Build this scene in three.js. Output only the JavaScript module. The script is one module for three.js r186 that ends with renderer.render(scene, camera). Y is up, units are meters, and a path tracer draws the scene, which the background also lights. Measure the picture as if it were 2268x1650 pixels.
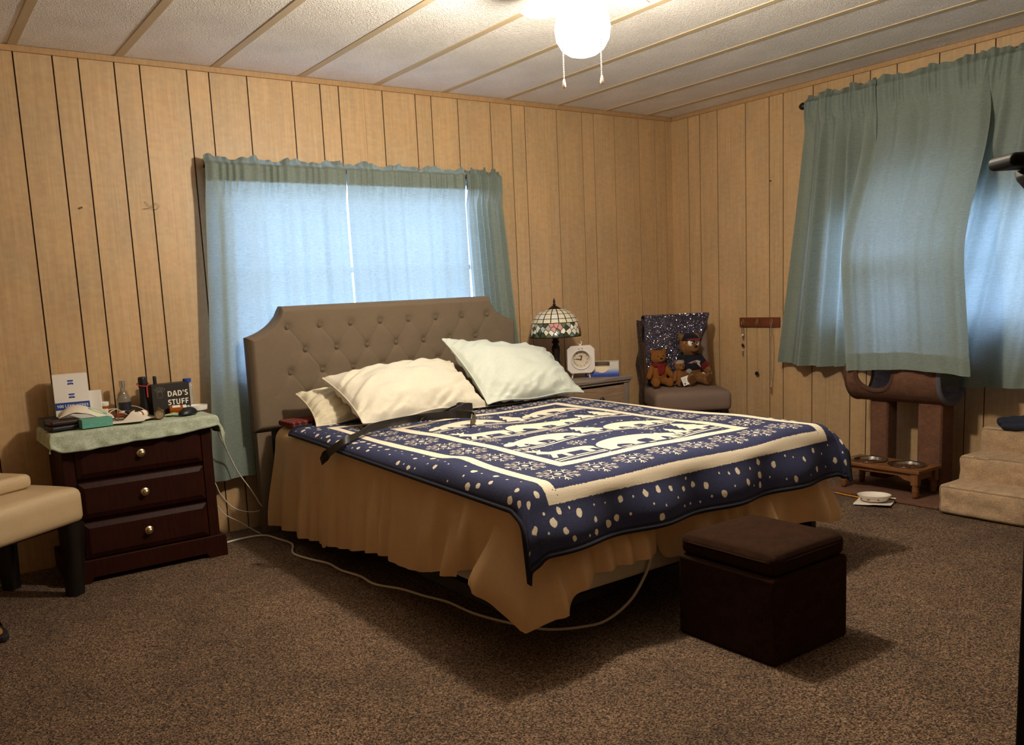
import * as THREE from 'three';
import { RoundedBoxGeometry } from 'three/addons/geometries/RoundedBoxGeometry.js';
import { mergeGeometries, mergeVertices, toCreasedNormals } from 'three/addons/utils/BufferGeometryUtils.js';
import { MarchingCubes } from 'three/addons/objects/MarchingCubes.js';

// ---------------------------------------------------------------- camera, sky, exposure
const scene = new THREE.Scene();
const renderer = new THREE.WebGLRenderer({ antialias: true });
renderer.toneMapping = THREE.LinearToneMapping;
renderer.toneMappingExposure = 0.93;
renderer.shadowMap.enabled = true;

const camera = new THREE.PerspectiveCamera(47.272, 2268 / 1650, 0.05, 60);
{
  const right = new THREE.Vector3(0.8171, -0.0490, 0.5743), up = new THREE.Vector3(0.1190, 0.9892, -0.0855), fwd = new THREE.Vector3(0.5634, -0.1386, -0.8144);
  const m = new THREE.Matrix4().makeBasis(right, up, fwd.clone().negate());
  camera.quaternion.setFromRotationMatrix(m);
  camera.position.set(-4.5117, 1.1043, 4.1235);
  camera.setViewOffset(2268, 1650, 62.7, -92.3, 2268, 1650);
  camera.updateProjectionMatrix();
}
// a plain overcast daylight sky, seen and felt only through the two windows
scene.background = new THREE.Color().setRGB(0.49, 0.655, 1.15);
scene.backgroundIntensity = 16.5;

const STAND = { x: -2.863, z: 3.538, tx: -2.745, ty: 1.292, tz: 3.47, turn: -0.613 };
const LAMP = { at: [-2.511, 1.957, 1.915], color: new THREE.Color().setRGB(1, 0.875, 0.70), power: 9 };

// ---------------------------------------------------------------- helpers
const V = (x, y, z) => new THREE.Vector3(x, y, z);
function rng(seed) { let a = seed >>> 0; return () => { a = (a + 0x6d2b79f5) >>> 0; let t = Math.imul(a ^ (a >>> 15), 1 | a); t = (t + Math.imul(t ^ (t >>> 7), 61 | t)) ^ t; return ((t ^ (t >>> 14)) >>> 0) / 4294967296; }; }
const lerp = (a, b, t) => a + (b - a) * t, clamp = (x, a = 0, b = 1) => Math.min(b, Math.max(a, x));
const smooth = (a, b, x) => { const t = clamp((x - a) / (b - a)); return t * t * (3 - 2 * t); };
const hashTable = (() => { const r = rng(77), t = new Float32Array(65536); for (let i = 0; i < t.length; i++) t[i] = r(); return t; })();
function vnoise(x, y, px = 4096, py = 4096, seed = 0) {            // value noise on a lattice that wraps at px, py
  const xi = Math.floor(x), yi = Math.floor(y), fx = x - xi, fy = y - yi, ux = fx * fx * (3 - 2 * fx), uy = fy * fy * (3 - 2 * fy);
  const x0 = ((xi % px) + px) % px, x1 = (x0 + 1) % px, y0 = ((yi % py) + py) % py, y1 = (y0 + 1) % py;
  const h = (a, b) => hashTable[(a * 7919 + b * 104729 + seed * 1301) & 65535];
  return lerp(lerp(h(x0, y0), h(x1, y0), ux), lerp(h(x0, y1), h(x1, y1), ux), uy);
}
const taken = {};
function numbered(n) { const k = taken[n] = (taken[n] ?? -1) + 1; return k ? n + '_' + String(k).padStart(3, '0') : n; }
function tag(o, name, label, category, group) { o.name = numbered(name); o.userData.label = label; o.userData.category = category; if (group) o.userData.group = group; scene.add(o); return o; }
function thing(name, label, category, pos = [0, 0, 0], turn = 0, group) { const o = new THREE.Group(); o.position.set(...pos); o.rotation.y = turn; return tag(o, name, label, category, group); }
function single(name, label, category, geo, mat, pos = [0, 0, 0], turn = 0, group) { const o = new THREE.Mesh(geo, mat); o.position.set(...pos); o.rotation.y = turn; return tag(o, name, label, category, group); }
function part(parent, name, geo, mat, pos = [0, 0, 0], rot = [0, 0, 0], label) {
  const o = new THREE.Mesh(geo, mat); o.name = name; o.position.set(...pos); o.rotation.set(...rot); if (label) o.userData.label = label; parent.add(o); return o;
}
function structure(name, geo, mat, pos = [0, 0, 0]) { const o = geo ? new THREE.Mesh(geo, mat) : new THREE.Group(); o.name = name; o.position.set(...pos); o.userData.kind = 'structure'; scene.add(o); return o; }
// geometry
function boxUV(g, s = 1, off = [0, 0], swap = false) {             // uv in metres by the dominant axis of each normal
  const p = g.attributes.position, n = g.attributes.normal, uv = new Float32Array(p.count * 2);
  for (let i = 0; i < p.count; i++) {
    const ax = Math.abs(n.getX(i)), ay = Math.abs(n.getY(i)), az = Math.abs(n.getZ(i)), x = p.getX(i), y = p.getY(i), z = p.getZ(i);
    let u, v; if (ay > ax && ay > az) { u = x; v = z; } else if (ax > az) { u = z; v = y; } else { u = x; v = y; }
    if (swap) [u, v] = [v, u];
    uv[2 * i] = u * s + off[0]; uv[2 * i + 1] = v * s + off[1];
  }
  g.setAttribute('uv', new THREE.BufferAttribute(uv, 2)); return g;
}
const box = (w, h, d, x = 0, y = 0, z = 0) => boxUV(new THREE.BoxGeometry(w, h, d).translate(x, y, z));
const rbox = (w, h, d, r = 0.006, seg = 2, x = 0, y = 0, z = 0) => boxUV(new RoundedBoxGeometry(w, h, d, seg, Math.min(r, w / 2.01, h / 2.01, d / 2.01)).translate(x, y, z));
const cyl = (r0, r1, h, seg = 20, x = 0, y = 0, z = 0) => new THREE.CylinderGeometry(r0, r1, h, seg).translate(x, y, z);
const sph = (r, a = 16, b = 12, x = 0, y = 0, z = 0) => new THREE.SphereGeometry(r, a, b).translate(x, y, z);
const lathe = (pts, seg = 28) => new THREE.LatheGeometry(pts.map((p) => new THREE.Vector2(p[0], p[1])), seg);
function tube(pts, r, seg = 0, rad = 8, closed = false) { const c = new THREE.CatmullRomCurve3(pts.map((p) => V(...p)), closed, 'centripetal'); return new THREE.TubeGeometry(c, seg || pts.length * 8, r, rad, closed); }
function merge(list) { const l = list.map((g) => { const q = g.index ? g.toNonIndexed() : g; for (const k of Object.keys(q.attributes)) if (!['position', 'normal', 'uv'].includes(k)) q.deleteAttribute(k); if (!q.attributes.uv) q.setAttribute('uv', new THREE.BufferAttribute(new Float32Array(q.attributes.position.count * 2), 2)); if (!q.attributes.normal) q.computeVertexNormals(); return q; }); return mergeGeometries(l); }
function gridGeo(nu, nv, fn, flip = false, closeU = false) {       // fn(u, v) -> [x, y, z, s?, t?]
  const P = [], U = [], I = [];
  for (let j = 0; j <= nv; j++) for (let i = 0; i <= nu; i++) { const q = fn(i / nu, j / nv); P.push(q[0], q[1], q[2]); U.push(q[3] ?? i / nu, q[4] ?? j / nv); }
  for (let j = 0; j < nv; j++) for (let i = 0; i < nu; i++) { const a = j * (nu + 1) + i, b = a + 1, c = a + nu + 1, d = c + 1; if (flip) I.push(a, c, b, b, c, d); else I.push(a, b, c, b, d, c); }
  const g = new THREE.BufferGeometry(); g.setAttribute('position', new THREE.Float32BufferAttribute(P, 3)); g.setAttribute('uv', new THREE.Float32BufferAttribute(U, 2)); g.setIndex(I); g.computeVertexNormals();
  if (closeU) { const n = g.attributes.normal; for (let j = 0; j <= nv; j++) { const a = j * (nu + 1), b = a + nu; const x = n.getX(a) + n.getX(b), y = n.getY(a) + n.getY(b), z = n.getZ(a) + n.getZ(b), l = Math.hypot(x, y, z) || 1; n.setXYZ(a, x / l, y / l, z / l); n.setXYZ(b, x / l, y / l, z / l); } }
  return g;
}
function extrude(pts, depth, bevel = 0.003, holes = [], curve = 8) { const s = new THREE.Shape(pts.map((p) => new THREE.Vector2(p[0], p[1]))); for (const h of holes) s.holes.push(new THREE.Path(h.map((p) => new THREE.Vector2(p[0], p[1])))); return boxUV(new THREE.ExtrudeGeometry(s, { depth: depth - 2 * bevel, bevelEnabled: bevel > 0, bevelSize: bevel, bevelThickness: bevel, bevelSegments: 2, curveSegments: curve }).translate(0, 0, bevel)); }
function turned(g, rx = 0, ry = 0, rz = 0, x = 0, y = 0, z = 0) { return g.applyMatrix4(new THREE.Matrix4().makeRotationFromEuler(new THREE.Euler(rx, ry, rz)).setPosition(x, y, z)); }
// a body meshed from a signed distance
function sdfMesh(sdf, lo, hi, res = 40) {
  const mc = new MarchingCubes(res, new THREE.MeshBasicMaterial(), false, false, 60000); mc.isolation = 0;
  const c = lo.map((v, i) => (v + hi[i]) / 2), s = Math.max(...lo.map((v, i) => (hi[i] - v) / 2)) * 1.12, half = res / 2;
  for (let k = 0; k < res; k++) for (let j = 0; j < res; j++) for (let i = 0; i < res; i++) mc.field[i + j * res + k * res * res] = -sdf(c[0] + (i - half) / half * s, c[1] + (j - half) / half * s, c[2] + (k - half) / half * s) / s;
  mc.update();
  const n = mc.count ?? mc.geometry.drawRange.count, pos = new Float32Array(n * 3);
  for (let i = 0; i < n; i++) for (let a = 0; a < 3; a++) pos[i * 3 + a] = mc.positionArray[i * 3 + a] * s + c[a];
  let g = new THREE.BufferGeometry(); g.setAttribute('position', new THREE.BufferAttribute(pos, 3)); g = mergeVertices(g, s * 1e-4);
  g.computeVertexNormals();
  { // make the faces look outwards
    const p = g.attributes.position, ix = g.index; let vol = 0; const a = V(), b = V(), d = V();
    for (let i = 0; i < ix.count; i += 3) { a.fromBufferAttribute(p, ix.getX(i)); b.fromBufferAttribute(p, ix.getX(i + 1)); d.fromBufferAttribute(p, ix.getX(i + 2)); vol += a.dot(b.cross(d)); }
    if (vol < 0) { const arr = ix.array; for (let i = 0; i < arr.length; i += 3) { const t = arr[i]; arr[i] = arr[i + 1]; arr[i + 1] = t; } g.computeVertexNormals(); }
  }
  return boxUV(g);
}
const smin = (a, b, k) => { const h = clamp(0.5 + 0.5 * (b - a) / k); return lerp(b, a, h) - k * h * (1 - h); };
const sdEll = (x, y, z, c, r) => { const dx = (x - c[0]) / r[0], dy = (y - c[1]) / r[1], dz = (z - c[2]) / r[2]; return (Math.hypot(dx, dy, dz) - 1) * Math.min(...r); };
function sdCap(x, y, z, a, b, ra, rb) { const bx = b[0] - a[0], by = b[1] - a[1], bz = b[2] - a[2], px = x - a[0], py = y - a[1], pz = z - a[2]; const t = clamp((px * bx + py * by + pz * bz) / (bx * bx + by * by + bz * bz)); return Math.hypot(px - bx * t, py - by * t, pz - bz * t) - lerp(ra, rb, t); }

// ---------------------------------------------------------------- textures
function dataTex(w, h, fn, { srgb = true, sx = 1, sy = 1, gray = false } = {}) {
  const d = new Uint8Array(w * h * 4);
  for (let j = 0; j < h; j++) for (let i = 0; i < w; i++) { const c = fn(i / w, j / h, i, j), o = (j * w + i) * 4; if (gray) { d[o] = d[o + 1] = d[o + 2] = clamp(c) * 255; } else { d[o] = clamp(c[0], 0, 255); d[o + 1] = clamp(c[1], 0, 255); d[o + 2] = clamp(c[2], 0, 255); } d[o + 3] = 255; }
  const t = new THREE.DataTexture(d, w, h); t.wrapS = t.wrapT = THREE.RepeatWrapping; t.magFilter = THREE.LinearFilter; t.minFilter = THREE.LinearMipmapLinearFilter; t.generateMipmaps = true; if (srgb && !gray) t.colorSpace = THREE.SRGBColorSpace; t.repeat.set(sx, sy); t.needsUpdate = true; return t;
}
function canvasTex(w, h, draw) { const c = document.createElement('canvas'); c.width = w; c.height = h; draw(c.getContext('2d'), w, h); const t = new THREE.CanvasTexture(c); t.colorSpace = THREE.SRGBColorSpace; t.wrapS = t.wrapT = THREE.ClampToEdgeWrapping; return t; }
const tone = (c, k) => [c[0] * k, c[1] * k, c[2] * k];
const mix3 = (a, b, t) => [lerp(a[0], b[0], t), lerp(a[1], b[1], t), lerp(a[2], b[2], t)];
const std = (color, o = {}) => new THREE.MeshStandardMaterial({ color, roughness: 0.6, ...o });
const phys = (color, o = {}) => new THREE.MeshPhysicalMaterial({ color, roughness: 0.6, ...o });

// birch plywood panelling: 1.2 m x 2.4 m
const panelTex = dataTex(1024, 1024, (u, v) => {
  const g1 = vnoise(u * 160, v * 10, 160, 10, 1), g2 = vnoise(u * 420, v * 26, 420, 26, 2), b1 = vnoise(u * 9, v * 9, 9, 9, 3), b2 = vnoise(u * 26, v * 44, 26, 44, 4), fl = vnoise(u * 60, v * 190, 60, 190, 5);
  const k = 0.93 + 0.05 * (g1 - 0.5) + 0.05 * (g2 - 0.5) + 0.10 * (b1 - 0.5) + 0.05 * (b2 - 0.5) + 0.05 * (fl - 0.5);
  const c = mix3([217, 189, 147], [204, 170, 125], b2 * 0.6 + b1 * 0.4);
  return tone(c, k);
}, { sx: 1 / 1.2, sy: 1 / 2.4 });
const panelMats = [0xfaf4ee, 0xf7f1ea, 0xf5efe8].map((c) => std(c, { map: panelTex, roughness: 0.5 }));
const grooveMat = std(0x3a1d0c, { roughness: 0.8 });
const trimMat = std(0xe6d6c2, { map: panelTex, roughness: 0.55 });
// stippled ceiling board
const stippleBump = dataTex(1024, 1024, (u, v) => { const a = vnoise(u * 150, v * 150, 150, 150, 11), b = vnoise(u * 90 + 4 * vnoise(u * 40, v * 40, 40, 40, 14), v * 90, 90, 90, 12), c = vnoise(u * 300, v * 300, 300, 300, 13); return 0.5 * Math.pow(1 - Math.abs(2 * b - 1), 2.5) + 0.3 * a + 0.2 * c; }, { gray: true, sx: 1 / 0.5, sy: 1 / 0.5 });
const ceilTex = dataTex(512, 512, (u, v) => { const k = 0.95 + 0.05 * vnoise(u * 6, v * 6, 6, 6, 15) + 0.05 * (vnoise(u * 130, v * 130, 130, 130, 16) - 0.5); return tone([240, 235, 229], k); }, { sx: 1 / 0.8, sy: 1 / 0.8 });
const ceilMat = std(0xffffff, { map: ceilTex, bumpMap: stippleBump, bumpScale: 0.0032, roughness: 0.95 });
const battenMat = std(0xc4b190, { roughness: 0.6 });
// brown frieze carpet
const carpetN = (u, v) => { const a = vnoise(u * 760 + 2 * vnoise(u * 320, v * 320, 320, 320, 20), v * 760, 760, 760, 21), b = vnoise(u * 470, v * 470 + 2 * vnoise(u * 200, v * 200, 200, 200, 23), 470, 470, 22), c = vnoise(u * 7, v * 7, 7, 7, 24), d = vnoise(u * 22, v * 22, 22, 22, 25); return [a, b, c, d]; };
const carpetTex = dataTex(2048, 2048, (u, v) => {
  const [a, b, c, d] = carpetN(u, v); const t = clamp(0.5 + 1.5 * (a - 0.5) + 0.9 * (b - 0.5));
  let col = mix3([60, 46, 37], [186, 161, 133], t); if (b > 0.72) col = mix3(col, [120, 92, 74], 0.5);
  return tone(col, 0.92 + 0.14 * (c - 0.5) + 0.12 * (d - 0.5));
}, { sx: 1 / 2, sy: 1 / 2 });
const carpetBump = dataTex(2048, 2048, (u, v) => { const [a, b] = carpetN(u, v); return 0.6 * a + 0.4 * b; }, { gray: true, sx: 1 / 2, sy: 1 / 2 });
const carpetMat = std(0xdfd5cb, { map: carpetTex, bumpMap: carpetBump, bumpScale: 0.006, roughness: 1 });
// woven cloth relief, uv in metres
const weaveBump = dataTex(512, 512, (u, v) => { const x = Math.sin(u * 512 / 4 * Math.PI), y = Math.sin(v * 512 / 4 * Math.PI); return 0.5 + 0.25 * x * y + 0.3 * (vnoise(u * 256, v * 64, 256, 64, 31) - 0.5) + 0.3 * (vnoise(u * 64, v * 256, 64, 256, 32) - 0.5); }, { gray: true, sx: 1 / 0.25, sy: 1 / 0.25 });
const slubTex = dataTex(512, 512, (u, v) => { const k = 0.96 + 0.07 * (vnoise(u * 256, v * 24, 256, 24, 33) - 0.5) + 0.09 * (vnoise(u * 16, v * 256, 16, 256, 34) - 0.5) + 0.05 * (vnoise(u * 200, v * 200, 200, 200, 35) - 0.5); return [255 * k, 255 * k, 255 * k]; }, { sx: 1 / 0.3, sy: 1 / 0.3 });
const softTex = dataTex(512, 512, (u, v) => { const k = 0.97 + 0.035 * (vnoise(u * 256, v * 30, 256, 30, 53) - 0.5) + 0.035 * (vnoise(u * 24, v * 256, 24, 256, 54) - 0.5) + 0.03 * (vnoise(u * 5, v * 5, 5, 5, 55) - 0.5); return [255 * k, 255 * k, 255 * k]; }, { sx: 1 / 0.3, sy: 1 / 0.3 });
const plushBump = dataTex(512, 512, (u, v) => 0.5 * vnoise(u * 160, v * 160, 160, 160, 36) + 0.5 * vnoise(u * 70, v * 90, 70, 90, 37), { gray: true, sx: 1 / 0.3, sy: 1 / 0.3 });
const plushTex = dataTex(512, 512, (u, v) => { const k = 0.9 + 0.24 * (vnoise(u * 120, v * 150, 120, 150, 38) - 0.5) + 0.12 * (vnoise(u * 12, v * 16, 12, 16, 39) - 0.5); return [255 * k, 255 * k, 255 * k]; }, { sx: 1 / 0.3, sy: 1 / 0.3 });
const grainTex = dataTex(512, 512, (u, v) => { const w = u * 26 + 1.4 * vnoise(u * 4, v * 3, 4, 3, 41); const k = 0.88 + 0.18 * (vnoise(w * 4, v * 6, 104, 6, 42) - 0.5) + 0.16 * (vnoise(u * 170, v * 8, 170, 8, 43) - 0.5) + 0.08 * (vnoise(u * 6, v * 6, 6, 6, 44) - 0.5); return [255 * k, 255 * k, 255 * k]; }, { sx: 1 / 0.4, sy: 1 / 0.4 });
// ---------------------------------------------------------------- the room
const ROOM = { x0: -5.6, x1: 0, z0: 0, z1: 5.2, h: 2.225 };
const WIN1 = { a0: -3.15, a1: -1.63, y0: 0.78, y1: 1.765 }, WIN2 = { a0: 1.22, a1: 2.74, y0: 0.86, y1: 1.49 };
const wallMat = grooveMat;
function rectsAround(a0, a1, y0, y1, w) {       // the parts of a rectangle that a window opening leaves
  if (!w || a1 <= w.a0 || a0 >= w.a1) return [[a0, a1, y0, y1]];
  const out = []; if (a0 < w.a0) out.push([a0, w.a0, y0, y1]); if (a1 > w.a1) out.push([w.a1, a1, y0, y1]);
  const b0 = Math.max(a0, w.a0), b1 = Math.min(a1, w.a1); if (w.y0 > y0) out.push([b0, b1, y0, w.y0]); if (w.y1 < y1) out.push([b0, b1, w.y1, y1]); return out;
}
// A wall runs along local +x from 0 with its face at z = 0; planks are 4 mm boards with dark joints between them.
function wall(name, len, cuts, seams, win, pos, turn, seed) {
  const T = 0.13, H = ROOM.h;
  const slab = merge(rectsAround(-T, len + T, -0.15, H + 0.15, win).map(([a, b, c, d]) => box(b - a, d - c, T, (a + b) / 2, (c + d) / 2, -T / 2 - 0.005)));
  const o = structure(name, slab, wallMat, pos); o.rotation.y = turn;
  const edges = [0, ...cuts, len], r = rng(seed);
  for (let i = 0; i + 1 < edges.length; i++) {
    const gap = (k) => (k === 0 || k === edges.length - 1 ? 0 : seams.includes(edges[k]) ? 0.0006 : 0.003);
    const a = edges[i] + gap(i), b = edges[i + 1] - gap(i + 1), m = panelMats[Math.floor(r() * 3)], off = [r() * 1.2, r() * 2.4];
    for (const [x0, x1, y0, y1] of rectsAround(a, b, 0.0, H - 0.004, win)) {
      const g = box(x1 - x0, y1 - y0, 0.005, (x0 + x1) / 2, (y0 + y1) / 2, -0.0025); const uv = g.attributes.uv; for (let k = 0; k < uv.count; k++) uv.setXY(k, uv.getX(k) + off[0], uv.getY(k) + off[1]);
      part(o, 'plank', g, m);
    }
  }
  return o;
}
const period = [0.108, 0.311, 0.411, 0.586, 0.811, 0.961, 1.061], PW = 1.2125;
const bx = [-3.942, -3.793, -3.692, -3.546, -3.438, -3.23, -3.128, -2.945, -2.716, -2.566, -2.464, -2.319, -2.21, -2.008, -1.907, -1.732, -1.508, -1.358, -1.258, -1.107, -1.011, -0.807, -0.709, -0.531, -0.312, -0.161, -0.062].map((x) => x + 5.6);
const bxLeft = [-4.176, -4.355, -4.455, -4.657, -4.759, -4.87, -4.968, -5.14, -5.39].map((x) => x + 5.6).reverse();
wall('wall_back', 5.6, [...bxLeft, ...bx], [-2.319 + 5.6, -1.107 + 5.6], { ...WIN1, a0: WIN1.a0 + 5.6, a1: WIN1.a1 + 5.6 }, [-5.6, 0, 0], 0, 5);
const rz = [0.144, 0.242, 0.387, 0.606, 0.78, 0.878, 1.078, 1.17, 1.326, 1.425, 1.574, 1.795, 1.966, 2.061, 2.26, 2.38, 2.53, 2.63, 2.78, 3.0, 3.17, 3.27, 3.47, 3.59, 3.74, 3.84, 3.99, 4.21, 4.38, 4.48, 4.68, 4.8, 4.95];
wall('wall_right', 5.2, rz, [1.17, 2.38, 3.59, 4.8], WIN2, [0, 0, 0], -Math.PI / 2, 6);
{ const cuts = []; for (let k = 0; k < 5; k++) for (const p of [0, ...period]) { const x = k * PW + p; if (x > 0.05 && x < 5.15) cuts.push(x); }
  wall('wall_left', 5.2, cuts, [], null, [-5.6, 0, 5.2], Math.PI / 2, 7);
  const c2 = cuts.concat([5.3]).filter((x) => x < 5.5); wall('wall_front', 5.6, c2, [], null, [0, 0, 5.2], Math.PI, 8); }
structure('floor', boxUV(new THREE.BoxGeometry(5.86, 0.15, 5.46).translate(-2.8, -0.075, 2.6)), carpetMat);
// ceiling: boards with flat battens over the joints, running away from the headboard wall
{
  const c = structure('ceiling', box(5.86, 0.12, 5.46, -2.8, ROOM.h + 0.066, 2.6), std(0x8a8074));
  const bats = [-5.2, -4.78, -4.36, -3.942, -3.525, -3.1, -2.668, -2.247, -1.827, -1.405, -1.0, -0.602, -0.236];
  const e = [-5.6, ...bats, 0];
  for (let i = 0; i + 1 < e.length; i++) part(c, 'ceiling_panel', box(e[i + 1] - e[i] - 0.004, 0.006, 5.2, (e[i] + e[i + 1]) / 2, ROOM.h + 0.003, 2.6), ceilMat);
  for (const x of bats) part(c, 'batten', rbox(0.038, 0.008, 5.19, 0.002, 1, x, ROOM.h + 0.0005, 2.6), battenMat);
}
structure('trim_1', rbox(5.58, 0.026, 0.012, 0.003, 1, -2.8, ROOM.h - 0.014, 0.006), trimMat);
structure('trim_2', rbox(0.012, 0.026, 5.17, 0.003, 1, -0.006, ROOM.h - 0.014, 2.6), trimMat);
// aluminium windows with an upper and a lower sash
const alu = std(0xdedede, { roughness: 0.4, metalness: 0.2 }), glassMat = new THREE.MeshPhysicalMaterial({ color: 0xffffff, roughness: 0.02, transmission: 1, thickness: 0, ior: 1.5 });
function windowUnit(name, w, pos, turn) {
  const o = structure(name, null, null, pos); o.rotation.y = turn; const W = w.a1 - w.a0, H = w.y1 - w.y0, cx = (w.a0 + w.a1) / 2, cy = (w.y0 + w.y1) / 2, f = 0.035, z = -0.075;
  part(o, 'window_frame', merge([box(W, f, 0.1, cx, w.y0 + f / 2, z), box(W, f, 0.1, cx, w.y1 - f / 2, z), box(f, H, 0.1, w.a0 + f / 2, cy, z), box(f, H, 0.1, w.a1 - f / 2, cy, z)]), alu);
  part(o, 'meeting_rail', rbox(W - 2 * f, 0.03, 0.03, 0.003, 1, cx, cy, z), alu);
  part(o, 'mullion', rbox(0.03, H - 2 * f, 0.03, 0.003, 1, cx, cy, z - 0.032), alu);
  part(o, 'pane', box(W - 2 * f, H / 2 - f, 0.004, cx, cy - H / 4, z - 0.01), glassMat); part(o, 'pane', box(W - 2 * f, H / 2 - f, 0.004, cx, cy + H / 4, z + 0.008), glassMat);
  part(o, 'window_sill', rbox(W + 0.05, 0.018, 0.05, 0.004, 1, cx, w.y0 - 0.009, 0.012), std(0xd8d2c8));
  part(o, 'casing', merge([box(0.04, H + 0.08, 0.01, w.a0 - 0.02, cy, 0.005), box(0.04, H + 0.08, 0.01, w.a1 + 0.02, cy, 0.005), box(W, 0.04, 0.01, cx, w.y1 + 0.02, 0.005)]), trimMat);
  return o;
}
windowUnit('window_1', WIN1, [0, 0, 0], 0);
windowUnit('window_2', WIN2, [0, 0, 0], -Math.PI / 2);
structure('ground_outside', new THREE.PlaneGeometry(80, 80).rotateX(-Math.PI / 2).translate(0, -0.75, 0), std(0xb4b2a6, { roughness: 1 }));
// ---------------------------------------------------------------- curtains and rods
const curtainMat = phys(0x98a69d, { map: slubTex, bumpMap: weaveBump, bumpScale: 0.0006, roughness: 1, transmission: 0.36, thickness: 0, side: THREE.DoubleSide, specularIntensity: 0.2 });
const rodMat = std(0x241d1a, { roughness: 0.45, metalness: 0.4 });
// A gathered panel hangs from a rod. along: unit vector of the rod, out: unit vector into the room; a0..a1 on the rod, b0..b1 at the hem.
function curtainPanel(label, { along, out, origin, a0, a1, b0, b1, yTop, yBot, folds, amp, seed, bulge = () => 0, ruffle = 0.048, hem = 0.09, head = 0.1, sag = 0 }, group) {
  const r = rng(seed), ph = Array.from({ length: 6 }, () => r() * 6.28), W0 = a1 - a0;
  const wave = (s) => Math.sin(s * folds * 6.283 + ph[0] + 1.3 * Math.sin(s * folds * 1.7 + ph[1])) * 0.75 + 0.25 * Math.sin(s * folds * 2.31 * 6.283 + ph[2]) * Math.sin(s * 9 + ph[3]);
  const gather = (s) => Math.sin(s * folds * 3.3 * 6.283 + ph[4] + 2 * Math.sin(s * 21 + ph[5]));
  const at = (s, t, off) => {                         // t: 0 rod, 1 hem, below 0 the ruffle above the rod
    const tt = clamp(t), e = Math.pow(tt, 1.15), a = lerp(lerp(a0, a1, s), lerp(b0, b1, s), e);
    const k = smooth(0, 0.22, tt), top = 1 - smooth(0.0, 0.1, tt);
    let o = 0.012 + amp * (0.35 + 0.65 * k) * wave(s) * (1 + 0.25 * tt) + 0.007 * gather(s) * top + bulge(s, tt) + off;
    let y = lerp(yTop, yBot, tt) + (tt > 0.5 ? (tt - 0.5) * 0.02 * Math.sin(s * 5 + ph[1]) : 0) - sag * tt * s;
    if (t < 0) { y = yTop - t * ruffle * (0.78 + 0.2 * Math.sin(s * folds * 0.7 * 6.283 + ph[3]) + 0.1 * Math.sin(s * folds * 1.9 * 6.283)); o += 0.006 * gather(s + 0.013) - 0.022 * t * wave(s * 0.8 + 0.1); }
    { const pocket = t < 0 ? 1 - smooth(0.05, 0.5, -t) : 1 - smooth(0.03, 0.11, tt); o = lerp(o, 0.033 + 0.007 * gather(s) + 0.003 * wave(s) + off, pocket); }   // the rod pocket
    return V(...origin).addScaledVector(along, a).addScaledVector(out, o).setY(y);
  };
  const H = yTop - yBot, g = thing('curtain', label, 'curtain', [0, 0, 0], 0, group), nu = 200;
  const sheet = (t0, t1, nv, off) => gridGeo(nu, nv, (u, v) => { const t = lerp(t0, t1, v), p = at(u, t, off); return [p.x, p.y, p.z, u * W0 * 1.5, t * H]; });
  part(g, 'panel', sheet(0, 1, 70, 0), curtainMat);
  part(g, 'ruffle', sheet(-1, 0, 5, 0), curtainMat);
  if (head) part(g, 'heading', merge([sheet(-0.2, head / H, 8, -0.005), sheet(-0.2, head / H, 8, -0.01)]), curtainMat);
  part(g, 'hem', sheet(1 - hem / H, 0.998, 6, -0.004), curtainMat);
  return g;
}
const X = V(1, 0, 0), Z = V(0, 0, 1), OZ = V(0, 0, 1), OX = V(-1, 0, 0);
const back = { along: X, out: OZ, origin: [0, 0, 0.075], yTop: 1.765, yBot: 0.275, amp: 0.012, head: 0.075 };
curtainPanel('left blue-green curtain panel on the headboard wall, hanging beside the dark dresser', { ...back, a0: -3.215, a1: -2.505, b0: -3.31, b1: -2.485, folds: 5, seed: 3 }, 'curtains on the headboard wall');
curtainPanel('middle blue-green curtain panel directly behind the headboard', { ...back, a0: -2.497, a1: -1.775, b0: -2.47, b1: -1.76, folds: 5, seed: 8 }, 'curtains on the headboard wall');
curtainPanel('narrow bunched blue-green curtain panel beside the stained glass lamp', { ...back, a0: -1.768, a1: -1.53, b0: -1.71, b1: -1.40, folds: 5, seed: 14, amp: 0.024 }, 'curtains on the headboard wall');
{
  const g = thing('curtain_rod', 'slim dark curtain rod over the headboard window', 'curtain rod', [0, 1.755, 0.083]);
  part(g, 'rod', cyl(0.008, 0.008, 1.68, 14).rotateZ(Math.PI / 2).translate(-2.37, 0, 0), rodMat);
  for (const x of [-3.21, -1.53]) part(g, 'finial', sph(0.011, 14, 10, x, 0, 0), rodMat);
  for (const x of [-3.18, -1.56]) part(g, 'bracket', merge([rbox(0.012, 0.012, 0.083, 0.003, 1, x, -0.008, -0.0415), rbox(0.02, 0.05, 0.006, 0.002, 1, x, -0.005, -0.079)]), rodMat);
}
const right = { along: Z, out: OX, origin: [-0.075, 0, 0], yTop: 2.09, yBot: 0.605, amp: 0.02, head: 0.07 };
curtainPanel('left panel of the window curtains, nearest the hook rail on the wall', { ...right, a0: 1.10, a1: 1.52, b0: 0.905, b1: 1.56, folds: 4, seed: 21, amp: 0.036, yBot: 0.61, bulge: (s, t) => 0.05 * smooth(0.2, 1, t) * s }, 'curtains on the cat tree wall');
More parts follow.
